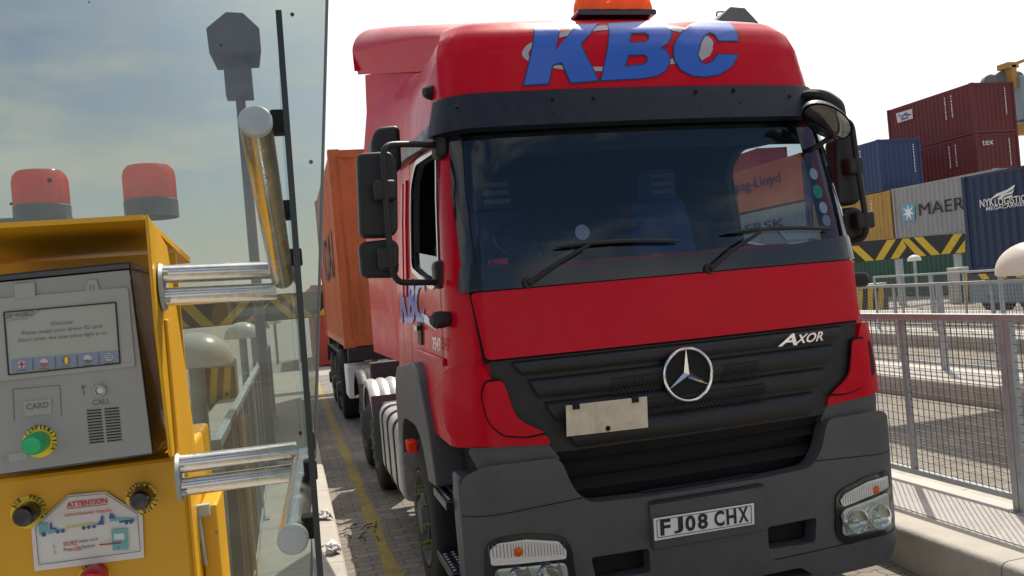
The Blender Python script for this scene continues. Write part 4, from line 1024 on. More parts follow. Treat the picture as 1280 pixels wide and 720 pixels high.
container('cont_grey', RY, 53.5, 2.70, 12.19, 'far grey container under the far maroon container', marks=False)
container('cont_green', RY, 53.5, 0.06, 12.19, 'far green container at the bottom of the far red stack', marks=False)
# navy container on a trailer in a further lane
nx, ny = 19.35, 14.31
nk = container('cont_navy', nx, ny, 1.24, 6.06, 'dark navy container with white winged lettering on a trailer at the right edge', H=2.8, marks=False)
def nq(l): return quad([P(x, y, 0, nx - .02) for x, y in l])
t_ = MB(); add_text(t_, 'NYK', nq([(1225, 259.5), (1243, 257), (1242, 247), (1224.5, 250)]), .012); add_text(t_, 'LOGISTICS', nq([(1244, 257.5), (1287, 251), (1286, 242.5), (1243, 249)]), .01)
add_text(t_, 'MEGACARRIER', nq([(1233, 263.5), (1284, 256.5), (1283.5, 251.5), (1232.5, 259)]), .005)
for l in ([(1235, 251), (1246, 242), (1258, 237.5), (1269, 230.5), (1267, 236), (1258, 241), (1248, 245)], [(1246, 249), (1252, 243.5), (1262, 240.5), (1268, 237), (1265, 242), (1256, 244.5), (1251, 249)], [(1252, 249), (1257, 246), (1266, 243), (1263, 247), (1258, 248)]):
    q = [P(x, y, 0, nx - .02) for x, y in l]; t_.surf([[(p.y, p.z) for p in q]], lambda y, z, o: Vector((nx - .02, y, z)), 0)
t_.build('container_lettering', M['white'], nk, smooth=0)
t2 = thing('trailer', 'second trailer under the navy container in a further lane', 'trailer', (nx + 1.22, 16, 0))
b2 = MB()
for s in (-1, 1): b2.box(nx + 1.22 + s * .5 - .07, nx + 1.22 + s * .5 + .07, 11.0, 21, 1.0, 1.235)
b2.box(nx + .05, nx + 2.4, 20.3, 20.5, 1.0, 1.235); b2.box(nx + .05, nx + 2.4, 14.7, 14.9, 1.0, 1.235)
b2.build('trailer_frame', M['chassis'], t2)
for s in (-1, 1):
    for y in (17, 18.3, 19.6): wheel(t2, nx + 1.22 + s * 1.2, y, s, .38, False)
MB().box(nx - .02, nx + .02, 10.5, 20.4, .34, .98).build('side_guard', M['craneblue'], t2, bevel=.01)
MB().box(nx - .03, nx - .02, 10.5, 20.4, 1.0, 1.18).build('warning_strip', M['stripe_k'], t2)
ws = MB()
for i in range(16): y = 10.6 + .6 * i; ws.prism([(nx - .034, y, 1.01), (nx - .034, y + .28, 1.01), (nx - .034, y + .42, 1.17), (nx - .034, y + .14, 1.17)], (.003, 0, 0))
ws.build('strip_marking', M['stripe_y'], t2, smooth=0)

# ---- straddle carrier at the far right
sd = thing('straddle_carrier', 'pale blue straddle carrier with yellow frame behind the maroon containers', 'straddle carrier', (46, 41, 0))
def cr(px, py): return P(px, py, 1, 41)
sb = MB(); a, b_ = cr(1266, 152), cr(1290, 98)
sb.box(a.x, a.x + 4, 40.2, 42.2, a.z, b_.z); sb.build('machinery_house', M['craneblue'], sd, bevel=.05)
t_ = MB(); add_text(t_, '411', quad([Vector((p.x, 40.17, p.z)) for p in (cr(1270, 121), cr(1278, 120), cr(1278, 114.5), cr(1270, 115.5))]), .03)
add_text(t_, 'V', quad([Vector((p.x, 40.17, p.z)) for p in (cr(1272, 141), cr(1278, 140), cr(1278, 131), cr(1272, 132))]), .02); t_.build('carrier_lettering', M['inkgrey'], sd, smooth=0)
yb = MB(); a = cr(1247, 97); b_ = cr(1290, 74)
yb.tube([cr(1262, 82), cr(1300, 68)], .11, 8); p = cr(1250, 84); q = cr(1264, 92)
yb.box(p.x - .05, q.x, 40.4, 41.2, cr(1250, 88).z, p.z + .15); yb.box(p.x + .25, p.x + .6, 40.4, 41.2, cr(1255, 100).z - .6, p.z)
p = cr(1271, 158); yb.box(p.x, p.x + 5, 40.3, 41.5, p.z - .5, p.z + .1); yb.build('yellow_boom', M['craneyellow'], sd, bevel=.02)
wb_ = MB(); p = cr(1240, 100)
for dx, r in ((0, .45), (.9, .55), (2.0, .4)): wb_.lathe([(0, -.3), (r * .7, -.3), (r, -.2), (r, .2), (r * .7, .3), (0, .3)], (p.x + dx, 41.2, p.z - .1 + .1 * dx), (.3, 1, 0), 18)
wb_.pieces('cable_drum', M['mastgrey'], sd)
lg = MB(); p = cr(1266, 160)
for dy in (-3, 3):
    lg.box(p.x + .4, p.x + 1.2, 41 + dy - .4, 41 + dy + .4, .8, p.z + .2); lg.box(p.x + 5, p.x + 5.8, 41 + dy - .4, 41 + dy + .4, .8, p.z + .2)
lg.box(p.x + .3, p.x + 1.3, 36, 46, .8, 1.6); lg.box(p.x + 4.9, p.x + 5.9, 36, 46, .8, 1.6); lg.box(p.x + .4, p.x + 5.8, 37.6, 38.4, p.z - .6, p.z + .3)
lg.pieces('portal_leg', M['craneyellow'], sd, bevel=.03)
for dx in (.8, 5.4):
    for y in (36.8, 39.5, 42.5, 45.2): MB().lathe([(.3, -.25), (.6, -.25), (.75, -.15), (.75, .15), (.6, .25), (.3, .25), (0, .1), (0, .1)], (p.x + dx, y, .75), (1, 0, 0), 24).build('wheel', M['tyre'], sd)

# ================================================================== SETTING
def slab(name, x0, x1, y0, y1, z, m):
    o = MB().grid(lambda u, t: Vector((x0 + (x1 - x0) * u, y0 + (y1 - y0) * t, z)), 1, 1).build(name, m, None, smooth=0); return struct(o)
slab('ground', -900, 900, -900, 1500, -.004, M['ground'])
PITCH, IX0, IX1 = 4.5, 3.45, 4.52
slab('lane_paving', -60, 60, -30, 24, 0, M['pave'])
# yellow line along our lane, slightly wandering edge like worn paint
yl = MB().grid(lambda u, t: Vector((.50 + .10 * u + (.012 * math.sin(t * 90) * (1 if u > .5 else -1)), -2 + 26 * t, .004)), 1, 80).build('painted_line', M['yel_line'], None, smooth=0); struct(yl)
for k in range(5):
    x0, x1 = IX0 + PITCH * (k - 1), IX1 + PITCH * (k - 1)
    if k == 0: x0, x1, h = -1.6, .24, .11
    else: h = .25
    pf = arc_corner([(x0, -.02), (x0, h), (x1, h), (x1, -.02)], [0, .05, .05, 0], 5)
    n = 26; mb = MB()
    for j in range(n):
        ya, yb_ = -6 + j * 1.2, -6 + (j + 1) * 1.2 - .008
        mb.prism([(x, ya, z) for x, z in pf], (0, yb_ - ya, 0))
    o = mb.build('kerb_island', M['concrete'] , None, smooth=40); struct(o)
    if k: struct(slab('island_surface', x0 + .28, x1 - .2, -6, 25, h + .004, M['concrete_pale']))

# fence panels
FL = 1.8
def fence_panel(x, y, z0, label, group, first=[None]):
    if first[0]: return dup(first[0], (x, y, z0), label, group)
    t = thing('fence_panel', label, 'fence', (x, y, z0), group)
    fr = MB()
    H = 1.2
    for yy, w in ((.02, .022), (FL - .03, .022)): fr.box(x - w, x + w, y + yy - w, y + yy + w, z0, z0 + H - .022)
    fr.pieces('end_post', M['steel'], t, bevel=.004)
    MB().box(x - .022, x + .022, y - .005, y + FL - .005, z0 + H - .022, z0 + H + .022).build('top_rail', M['steel'], t, bevel=.004)
    MB().box(x - .018, x + .018, y + .043, y + FL - .053, z0 + .07, z0 + .11).build('bottom_rail', M['steel'], t, bevel=.004)
    MB().box(x - .014, x + .014, y + FL / 2 - .02, y + FL / 2 + .02, z0 + .11, z0 + H - .022).build('middle_post', M['steel'], t, bevel=.003)
    ms = MB()
    def wire(a, b_, w=.0021):
        ms.box(min(a[0], b_[0]) - w, max(a[0], b_[0]) + w, min(a[1], b_[1]) - w, max(a[1], b_[1]) + w, min(a[2], b_[2]) - w, max(a[2], b_[2]) + w)
    nv = 32
    for i in range(nv): yy = y + .06 + (FL - .13) * (i + .5) / nv; wire((x + .006, yy, z0 + .11), (x + .006, yy, z0 + H - .02))
    for j in range(20): zz = z0 + .12 + .054 * j; wire((x + .0005, y + .04, zz), (x + .0005, y + FL - .05, zz), .0022)
    ms.build('mesh', M['wire'], t, smooth=0, recalc=False)
    ft = MB()
    for yy in (.02, FL - .03): ft.box(x - .06, x + .06, y + yy - .045, y + yy + .045, z0, z0 + .012)
    ft.pieces('foot_plate', M['steel'], t, smooth=0)
    first[0] = t; return t
ordn = ['first', 'second', 'third', 'fourth', 'fifth', 'sixth', 'seventh', 'eighth', 'ninth', 'tenth', 'eleventh', 'twelfth']
rows = ['on the kerb beside the lorry', 'beyond the empty lane', 'in the third row from the lorry', 'in the fourth row from the lorry', 'in the farthest row']
for k in range(5):
    fx = 4.22 + PITCH * k
    y0 = 2.40 + (0, .14, -.03, .17, .5)[k]
    for j in range(1, 9 if k < 2 else 8):
        fence_panel(fx, y0 + FL * j + .0, .25, 'mesh fence panel %s, %s along' % (rows[k], ordn[j - 1]), 'mesh fence panels on the islands')
# the nearest panel on the right, cut by the frame
fence_panel(4.22, 2.40, .25, 'nearest mesh fence panel on the right kerb, cut off by the picture edge', 'mesh fence panels on the islands')
for j in range(6):
    fence_panel(-.36, 4.0 + FL * j, .11, 'mesh fence panel left of the lane behind the screen, %s along' % ordn[j], 'mesh fence panels left of the lane')

# mushroom-topped marker posts
def dome(px, py, zdist, label, group, w=None, base=.25):
    v = Vector((px - CX, -(py - CY), F)) * (zdist / F); p = CAM + RM @ v
    t = thing('dome_post', label, 'bollard', (p.x, p.y, base), group); r = .235
    prof = [(.06, -.02), (r - .012, -.02), (r, -.012), (r, .0)] + [(r * math.cos(a), .20 * math.sin(a)) for a in [R_(8 + 82 * k / 10) for k in range(11)]]
    MB().lathe(prof[:-1] + [(0, .20)], p, (0, 0, 1), 36).build('dome', M['cream'], t, smooth=50)
    MB().lathe([(.05, base - p.z), (.05, 0)], p, (0, 0, 1), 16).build('post', M['steel'], t)
    return t
dome(1294, 338, 5.6, 'large pale dome-topped post at the right picture edge', 'dome-topped posts')
dome(1226, 318.5, 28.5, 'small dome-topped post in front of the navy container', 'dome-topped posts')
dome(1143, 325.5, 30, 'small dome-topped post in front of the striped beam', 'dome-topped posts')
dome(245, 454, 5.5, 'large dome-topped post just right of the yellow terminal', 'dome-topped posts', base=.11)
dome(303, 421, 11.3, 'second dome-topped post behind the screen on the left', 'dome-topped posts', base=.11)
dome(325, 410.5, 19, 'third dome-topped post behind the screen, smaller', 'dome-topped posts', base=.0)
dome(343, 404, 30, 'farthest and smallest dome-topped post on the left', 'dome-topped posts', base=.0)

# chevron beams on posts
def beam(y, z0, z1, x0, x1, stripes, label):
    t = thing('striped_beam', label, 'barrier beam', ((x0 + x1) / 2, y + .2, 0))
    MB().box(x0, x1, y, y + .3, z0, z1).build('beam', M['stripe_k'], t, bevel=.01)
    sb = MB()
    for l in stripes:
        q = [P(a, b_, 1, y - .006) for a, b_ in l]; sb.surf([[(min(max(p.x, x0 + .01), x1 - .01), min(max(p.z, z0 + .02), z1 - .02)) for p in q]], lambda x, z, o: Vector((x, y - .006, z)), 0)
    sb.build('chevron', M['stripe_y'], t, smooth=0)
    po = MB()
    for x in (x0 + .3, (x0 + x1) / 2 , x1 - .3): po.box(x - .1, x + .1, y + .05, y + .25, 0, z0)
    po.pieces('beam_post', M['steel'], t)
    return t
BY = 27.5
xa, xb = P(1040, 318, 1, BY).x, P(1206.5, 300, 1, BY).x; za, zb = P(1206.7, 316, 1, BY).z, P(1205.5, 291, 1, BY).z
beam(BY, za, zb, xa, xb, [[(1062, 308), (1073, 307), (1093, 326), (1082, 328)], [(1109, 300), (1120, 299), (1104, 325), (1094, 326)], [(1113, 324), (1123, 323), (1133, 309), (1128, 299)], [(1127, 298.5), (1136, 298), (1158, 320), (1147, 321)], [(1142, 296), (1153, 295), (1175.5, 318), (1164, 319.5)], [(1192, 291), (1203, 290), (1187, 317), (1176, 318)], [(1206.3, 300), (1206.4, 316.5), (1194, 317.5)], [(1056, 318), (1056, 329), (1069, 328)]], 'black and yellow chevron beam in front of the tan and grey containers')
BY2 = 19.5
xa, xb = P(150, 400, 1, BY2).x, P(470, 380, 1, BY2).x; za, zb = P(300, 405, 1, BY2).z, P(300, 371.5, 1, BY2).z
beam(BY2, za, zb, xa, xb, [[(222, 378), (238, 377), (268, 407), (252, 408)], [(222, 394), (238, 409), (222, 410)], [(305, 371), (318, 370), (288, 406), (274, 407)], [(331, 381), (338, 378), (316, 405), (304, 405)], [(330, 369), (341, 368), (375, 404), (363, 404)], [(350, 367), (362, 366), (392, 400), (382, 403)], [(400, 390), (408, 381), (408, 400), (390, 402)], [(150, 380), (162, 379), (190, 410), (178, 411)]], 'black and yellow chevron beam crossing behind the left fence and screen')
# striped concrete blocks
def sblock(y, x0, x1, z1, bars, label):
    t = thing('striped_block', label, 'concrete barrier', ((x0 + x1) / 2, y + .3, 0))
    MB().prism([(x0, y, 0), (x1, y, 0), (x1, y, z1), (x0, y, z1)], (0, .6, 0)).build('block', M['concrete_pale'], t, bevel=.03)
    n = bars; w = (x1 - x0) / (2 * n + 1)
    MB().box(x0 + .02, x1 - .02, y - .006, y - .003, .05, z1 - .15).build('black_band', M['stripe_k'], t, smooth=0)
    sb = MB()
    for i in range(n): a = x0 + w * (2 * i + 1); sb.prism([(a - .05, y - .010, .06), (a + w - .05, y - .010, .06), (a + w + .05, y - .010, z1 - .16), (a + .05, y - .010, z1 - .16)], (0, .003, 0))
    sb.build('yellow_bar', M['stripe_y'], t, smooth=0); return t
a, b_ = P(1066, 392, 1, 25.5), P(1112, 388, 1, 25.5); sblock(25.5, a.x, b_.x, 1.0, 3, 'low concrete block with three yellow bars behind the right fences')
a, b_ = P(1203, 385, 1, 25), P(1216, 385, 1, 25); sblock(25, a.x, b_.x, 1.3, 1, 'narrow striped block below the navy container')
a, b_ = P(238, 490, 1, 19), P(297, 487, 1, 19); sblock(19, a.x, b_.x, .95, 3, 'concrete block with yellow bars behind the left dome posts')
container('cont_red', .75, 27.5, .02, 6.06, 'dark red container standing on the ground beyond the left chevron beam', marks=False)

# camera masts
def mast(x, y, top, label, arm):
    t = thing('camera_mast', label, 'mast', (x, y, .1), 'camera masts')
    MB().lathe([(.16, 0), (.16, .02), (.058, .03), (.05, top - .95)], (x - arm, y, .11), (0, 0, 1), 16).build('mast_pole', M['mastgrey'], t)
    if arm: MB().tube([(x - arm, y, top - .86), (x, y, top - .86)], .05, 12).build('mast_arm', M['mastgrey'], t)
    MB().box(x - .14, x + .14, y - .12, y + .12, top - .88, top - .56).build('junction_box', M['mastgrey'], t, bevel=.01)
    MB().box(x - .07, x + .07, y - .07, y + .07, top - .56, top - .47).build('mast_neck', M['mastgrey'], t)
    sil = [(-.26, top - .48), (.26, top - .46), (.26, top - .21), (.11, top - .05), (-.06, top - .04), (-.27, top - .21)]
    h = MB(); ya, yb_ = y - .28, y + .28
    a = [h.bm.verts.new((x + p, ya, z)) for p, z in sil]; b_ = [h.bm.verts.new((x + p * .86, yb_, z - .02)) for p, z in sil]
    h.bm.faces.new(a); h.bm.faces.new(b_[::-1])
    for i in range(6): h.bm.faces.new((a[i], b_[i], b_[(i + 1) % 6], a[(i + 1) % 6]))
    h.build('camera_hood', M['mastgrey'], t, smooth=0, bevel=.012)
    MB().tube(path_round([(x - .07, y, top - .05), (x - .06, y, top), (x + .09, y, top), (x + .10, y, top - .05)], .015), .01, 6).build('hood_handle', M['mastgrey'], t)
mast(-.30, 9.4, 5.07, 'tall grey camera mast with a hooded head, behind the smoked screen on the left', 0)
mast(4.78, 8.1, 4.68, 'grey camera mast whose hooded top shows above the lorry roof', 1.15)

# unseen roof added high over the neighbouring lane to cast the shade there
cn = thing('shade_canopy', 'unseen flat canopy added to shade the paving of the neighbouring lane', 'canopy', (10.5, 6, 0))
MB().box(8.75, 12.4, 3, 12.15, 6.5, 6.65).build('shade_roof', M['white'], cn)
MB().box(8.85, 9.05, 3.2, 3.4, .25, 6.5).box(12.2, 12.4, 3.2, 3.4, .0, 6.5).pieces('shade_post', M['steel'], cn)

# litter by the left kerb
def crumple(c, sx, sy, label, seed):
    rnd = random.Random(seed); mb = MB()
    mb.grid(lambda u, t: Vector((c[0] + sx * (u - .5) + rnd.uniform(-.03, .03), c[1] + sy * (t - .5) + rnd.uniform(-.03, .03), c[2] + rnd.uniform(.0, .06) * (1 if .1 < u < .9 else .3))), 6, 7)
    tag(mb.build('paper_scrap', M['paper'], None, smooth=20), label, 'litter', 'scraps on the kerb')
q = P(417, 645, 2, .11); crumple((.15, q.y, .115), .09, .2, 'crumpled white scrap lying on the left kerb, nearer the front wheel', 1)
q = P(413, 690, 2, .11); crumple((.17, q.y, .115), .07, .2, 'crumpled white scrap on the left kerb by the glass edge', 2)
tw = MB(); rnd = random.Random(5)
for i in range(15):
    p = P(420 + rnd.uniform(-14, 55), 668 + rnd.uniform(-12, 10) - (0), 2, .008); d = Vector((rnd.uniform(-.06, .1), rnd.uniform(-.1, .1), rnd.uniform(0, .02))); tw.tube([p, p + d * .5 + Vector((0, 0, .012)), p + d], .005, 5)
o = tw.build('leaf_litter', M['chassis'], None); o['kind'] = 'stuff'; o['label'] = 'scatter of dark twigs and dirt on the lane pavers'; o['category'] = 'litter'
#PART4
# ================================================================== YELLOW TERMINAL
KY = 1.23
KX = P(241, 650, 1, KY).x
TY = 1.10
def fq(l, y): return quad([P(a, b_, 1, y) for a, b_ in l])
ko = thing('card_terminal', 'yellow driver card terminal with a grey screen panel and coloured buttons', 'terminal', (KX - .4, 1.4, .11))
zf = P(120, 583, 1, KY).z
MB().box(-1.0, KX - .003, KY, 1.58, .11, zf).build('cabinet', M['yellow'], ko, smooth=0, bevel=.006)
hf = P(185, 268, 0, KX); hb = P(209, 307, 0, KX); bk = P(235, 480, 0, KX); fl_ = P(215, 570, 0, KX); fm_ = P(196, 400, 0, KX)
cheek = [(hf.y, hf.z), (hb.y, hb.z), (bk.y, bk.z), (1.575, .8), (1.575, .2), (KY - .004, .2), (KY - .004, fl_.z - .05), (fl_.y, fl_.z), (fm_.y, fm_.z)]
MB().prism([(KX, y, z) for y, z in cheek], (-.004, 0, 0)).build('hood_cheek', M['yellow'], ko, smooth=0, bevel=.0015)
MB().box(KX - .001, KX + .004, fl_.y + .03, fl_.y + .05, fl_.z, fm_.z).build('cheek_fold', M['yellow'], ko, bevel=.002)
MB().prism([(KX - .005, hf.y, hf.z), (KX - .005, hf.y, hf.z - .006), (KX - .005, hb.y + .32, hb.z - .006), (KX - .005, hb.y + .32, hb.z + .004)], (-.9, 0, 0)).build('hood_roof', M['yellow'], ko, smooth=0)
MB().box(-1.0, KX - .005, 1.34, 1.345, zf, hb.z).build('hood_back', M['yellow'], ko, smooth=0)
# terminal
tp = [P(a, b_, 1, TY) for a, b_ in ((-60, 356), (163, 335), (192.5, 568), (-40, 601))]
xr = (tp[1].x + tp[2].x) / 2
term = MB().prism(tp, (0, .22, 0)).build('terminal_body', M['bezel'], ko, smooth=0, bevel=.003)
top = [P(a, b_, 1, TY - .006) for a, b_ in ((-60, 349), (163, 327), (163.5, 335.5), (-60, 357))]
MB().prism(top, (0, .2, 0)).build('terminal_visor', M['bezel'], term, smooth=0, bevel=.002)
face = [P(a, b_, 1, TY - .004) for a, b_ in ((-60, 359), (161, 337.5), (190, 566), (-40, 598))]
MB().prism(face, (0, .003, 0)).build('terminal_face', M['panel'], term, smooth=0)
bez = [P(a, b_, 1, TY - .0065) for a, b_ in arc_corner([(-60, 378), (107, 363.5), (110, 350), (121, 349.5), (124, 362), (160, 359), (169, 458), (-40, 481)], [0, 1.5, 2, 2, 1.5, 5, 3, 0])]
MB().prism(bez, (0, .002, 0)).build('screen_surround', M['panel2'], term, smooth=0, bevel=.0006)
cp = [P(a, b_, 1, TY - .0075) for a, b_ in ((17, 355), (43, 352.5), (44.5, 372), (18.5, 374.5))]
MB().prism(cp, (0, .003, 0)).build('camera_cover', M['panel2'], term, smooth=0, bevel=.0008)
ln = MB()
def seg(a, b_, y, w=.0006, mb=None): (mb or ln).tube([P(*a, 1, y), P(*b_, 1, y)], w, 4)
for a, b_ in (((16, 486.5), (75, 481.5)), ((16, 486.5), (18, 526)), ((75, 481.5), (77, 520))): seg(a, b_, TY - .0042)
for k in range(3): seg((112 + .15 * k, 357 + 2.6 * k), (113.2 + .15 * k, 356.9 + 2.6 * k), TY - .007, .0009); seg((116.5 + .15 * k, 356.6 + 2.6 * k), (117.7 + .15 * k, 356.5 + 2.6 * k), TY - .007, .0009)
seg((105, 494), (103.5, 482), TY - .0045); seg((103.5, 482), (101.5, 486), TY - .0045); seg((103.5, 482), (108, 484), TY - .0045)
ln.build('panel_lines', M['inkgrey'], term, smooth=0)
cl = [P(a, b_, 1, TY - .0055) for a, b_ in ((30, 502), (63.5, 498.3), (64.5, 517), (31, 520.5))]
MB().prism(cl, (0, .0015, 0)).build('card_label', M['panel2'], term, smooth=0)
sp_ = MB()
for k in range(12):
    for (x0, y0), (x1, y1) in (((108.3, 513.6), (126.3, 512)), ((130.4, 511.4), (148.6, 509.8))):
        a = [P(x0 + .33 * k, y0 + 3.65 * k, 1, TY - .0045), P(x1 + .33 * k, y1 + 3.6 * k, 1, TY - .0045)]; sp_.tube(a, .0009, 4)
sp_.build('speaker_slots', M['dark'], term, smooth=0)
# screen
scp = [(5, 390.5), (144.5, 378), (150, 454), (11, 468.5)]
M['screen'] = mat('screen_glass', (.34, .37, .34), .3, noise=.04, nscale=3)
scr = MB().prism([P(a, b_, 1, TY - .0072) for a, b_ in scp], (0, .001, 0)).build('screen', M['screen'], term, smooth=0)
bzl = MB()
for a, b_ in zip(scp, scp[1:] + scp[:1]): bzl.tube([P(*a, 1, TY - .0075), P(*b_, 1, TY - .0075)], .0011, 4)
bzl.build('screen_edge', M['ink'], scr, smooth=0)
bar = [P(a, b_, 1, TY - .0080) for a, b_ in ((13.5, 449.5), (148.5, 437.8), (149.2, 452.5), (14.5, 465.5))]
M['cellblue'] = mat('screen_cell_blue', (.20, .26, .36), .4)
MB().prism(bar, (0, .0006, 0)).build('language_bar', M['cellblue'], scr, smooth=0)
def disc(mb, px, py, r, y, ry=None, a0=0, a1=2 * math.pi, n=20):
    c = [(px + r * math.cos(a0 + (a1 - a0) * k / n), py - (ry or r) * math.sin(a0 + (a1 - a0) * k / n)) for k in range(n + (0 if a1 - a0 > 6.2 else 1))]
    mb.bm.faces.new([mb.bm.verts.new(P(x, z, 1, y)) for x, z in c]); return mb
fw, fr_, fk, fy = MB(), MB(), MB(), MB()
cx5 = [(27, 455.5), (55, 453.3), (82.4, 450.6), (109.5, 448.6), (136.3, 446)]
for i, (x, y) in enumerate(cx5):
    disc(fw, x, y, 5.2, TY - .0086)
    if i == 0:
        for a, b_ in (((x - 4.6, y + .4), (x + 4.6, y - .4)), ((x - .3, y - 4.6), (x + .3, y + 4.6))): seg(a, b_, TY - .0088, .0011, fr_)
    if i == 1: disc(fr_, x, y, 5.2, TY - .0088, a0=math.pi, a1=2 * math.pi)
    if i == 2: disc(fk, x, y, 5.2, TY - .0088, a0=math.pi / 2, a1=math.pi * 1.5); disc(fy, x + .4, y, 2.2, TY - .0090, ry=4.6); disc(fr_, x, y, 5.2, TY - .0087, a0=-math.pi / 2, a1=math.pi / 2)
    if i == 3: disc(fk, x, y, 5.2, TY - .0088, a0=math.pi * 1.06, a1=math.pi * 1.94)
    if i == 4:
        for k in (-2.5, 0, 2.5): seg((x - 4, y + k), (x + 4, y + k - .5), TY - .0088, .0006, fk)
    if i < 4: seg((x + 13.6, y - 7), (x + 14.4, y + 8), TY - .0088, .0005, fk)
    seg((x - 6, y + 8.2), (x + 6, y + 7.2), TY - .0088, .0004, fk)
M['flagwhite'] = mat('flag_white', (.5, .52, .55), .5); M['flagred'] = mat('flag_red', (.42, .1, .12), .5)
fw.build('flag_disc', M['flagwhite'], scr, smooth=0); fr_.build('flag_red', M['flagred'], scr, smooth=0); fk.build('flag_dark', M['inkgrey'], scr, smooth=0); fy.build('flag_yellow', M['yellow2'], scr, smooth=0)
tx = MB(); ty = TY - .0084
add_text(tx, 'DP WORLD', fq([(8.2, 398.3), (43, 394.5), (42.6, 388.7), (7.8, 392.6)], ty), .02)
add_text(tx, 'Welcome:', fq([(62.5, 407.3), (92, 404.4), (91.6, 399.7), (62.1, 402.6)], ty))
add_text(tx, 'Please swipe your driver ID card', fq([(27.5, 420.3), (127.5, 411.2), (127, 405), (27, 414.2)], ty))
add_text(tx, "Don't enter the lane when light is on", fq([(23, 429.2), (133.6, 419.2), (133.2, 413.2), (22.5, 423.2)], ty))
tx.build('screen_text', M['inkgrey'], scr, smooth=0)
rl = MB(); seg((8, 400.6), (36, 397.8), ty, .0005, rl); disc(rl, 45.3, 389, 2, ty); rl.build('screen_logo', M['cellblue'], scr, smooth=0)
tx = MB(); add_text(tx, 'CARD', fq([(33, 512.5), (61, 509.3), (60.5, 502), (32.5, 505.3)], TY - .0062), .015); add_text(tx, 'CALL', fq([(116, 507), (138, 504.6), (137.4, 497.4), (115.4, 499.8)], TY - .0046), .015)
tx.build('panel_text', M['inkgrey'], term, smooth=0)
def ring_text(mb, text, cx, cy, r, a0, a1, h, y):
    n = len(text)
    for i, ch in enumerate(text):
        if ch == ' ': continue
        a = a0 + (a1 - a0) * i / max(1, n - 1); wd = h * (.32 if ch in 'I' else .62)
        ux, uy = math.sin(a), -math.cos(a); tx_, ty_ = math.cos(a), math.sin(a)
        c = (cx + ux * r, cy + uy * r)
        l = [(c[0] - tx_ * wd / 2 - ux * h / 2, c[1] - ty_ * wd / 2 - uy * h / 2), (c[0] + tx_ * wd / 2 - ux * h / 2, c[1] + ty_ * wd / 2 - uy * h / 2), (c[0] + tx_ * wd / 2 + ux * h / 2, c[1] + ty_ * wd / 2 + uy * h / 2), (c[0] - tx_ * wd / 2 + ux * h / 2, c[1] - ty_ * wd / 2 + uy * h / 2)]
        add_text(mb, ch, fq(l, y), .03)
def button(px, py, rr, rc, y, capm, cap_off, parent, words, h=7, prot=.012):
    c = P(px, py, 1, y); k = (P(px + 1, py, 1, y) - c).length
    ro = MB().lathe([(0, .002), (rr * k, .002), (rr * k, -.002)], c, (0, -1, 0), 40).build('button_label', M['yellow2'], parent, smooth=30)
    cc = P(px + cap_off[0], py + cap_off[1], 1, y - .012)
    MB().lathe([(0, .022), (rc * k * .75, .021), (rc * k * .97, .016), (rc * k, .008), (rc * k * 1.02, -.012)], cc, (0, -1, 0), 36).build('button_cap', M[capm], ro, smooth=40)
    t = MB()
    for w_, a0, a1 in words: ring_text(t, w_, px, py, rr - h * .58, R_(a0), R_(a1), h, y - .0024)
    t.build('label_text', M['ink'], ro, smooth=0)
button(50, 552, 21.5, 14.5, TY - .004, 'green', (-4, 1.5), term, [('CONFIRMATION', -62, 118)], 5.5)
button(36, 640, 22.5, 14.5, KY, 'bezel', (-2, 2), ko, [('PRESENCE', 8, 112), ('JOB', -72, -40)], 6)
button(177.5, 622.5, 20, 13.5, KY, 'bezel', (0, 0), ko, [('PRESENCE', -80, 24), ('NOT', 80, 118), ('JOB', 135, 170)], 6)
button(118, 722, 20, 17, KY, 'redbtn', (-1, 1), ko, [('EMERGENCY', -50, 50)], 4)
cb = P(126, 488, 1, TY - .004); k = (P(127, 488, 1, TY) - P(126, 488, 1, TY)).length
co = MB().lathe([(5.6 * k, .006), (7 * k, .006), (8 * k, .003), (8.2 * k, 0)], cb, (0, -1, 0), 28).build('call_button', M['steel'], term)
MB().lathe([(0, .004), (4.6 * k, .004), (5.6 * k, .002)], cb, (0, -1, 0), 24).build('button_cap', M['paper'], co)
MB().prism([P(a, b_, 1, TY - .0048) for a, b_ in ((10.5, 567.5), (34, 564.5), (35, 574.5), (11.5, 577.5))], (0, .0004, 0)).build('small_sticker', M['panel2'], term, smooth=0)
# side post with hasp below the lower flange, and the flanges
MB().box(KX + .001, KX + .026, 1.30, 1.42, .11, P(258, 632, 1, 1.3).z).build('side_post', M['yellow'], ko, bevel=.003)
hs = MB(); q = P(252, 640, 1, 1.297); hs.box(q.x - .02, q.x + .012, 1.285, 1.298, q.z - .004, q.z + .012); hs.tube([q + Vector((-.004, -.006, 0)), q + Vector((0, -.006, -.075))], .003, 6)
hs.build('hasp', M['steel'], ko, smooth=0)

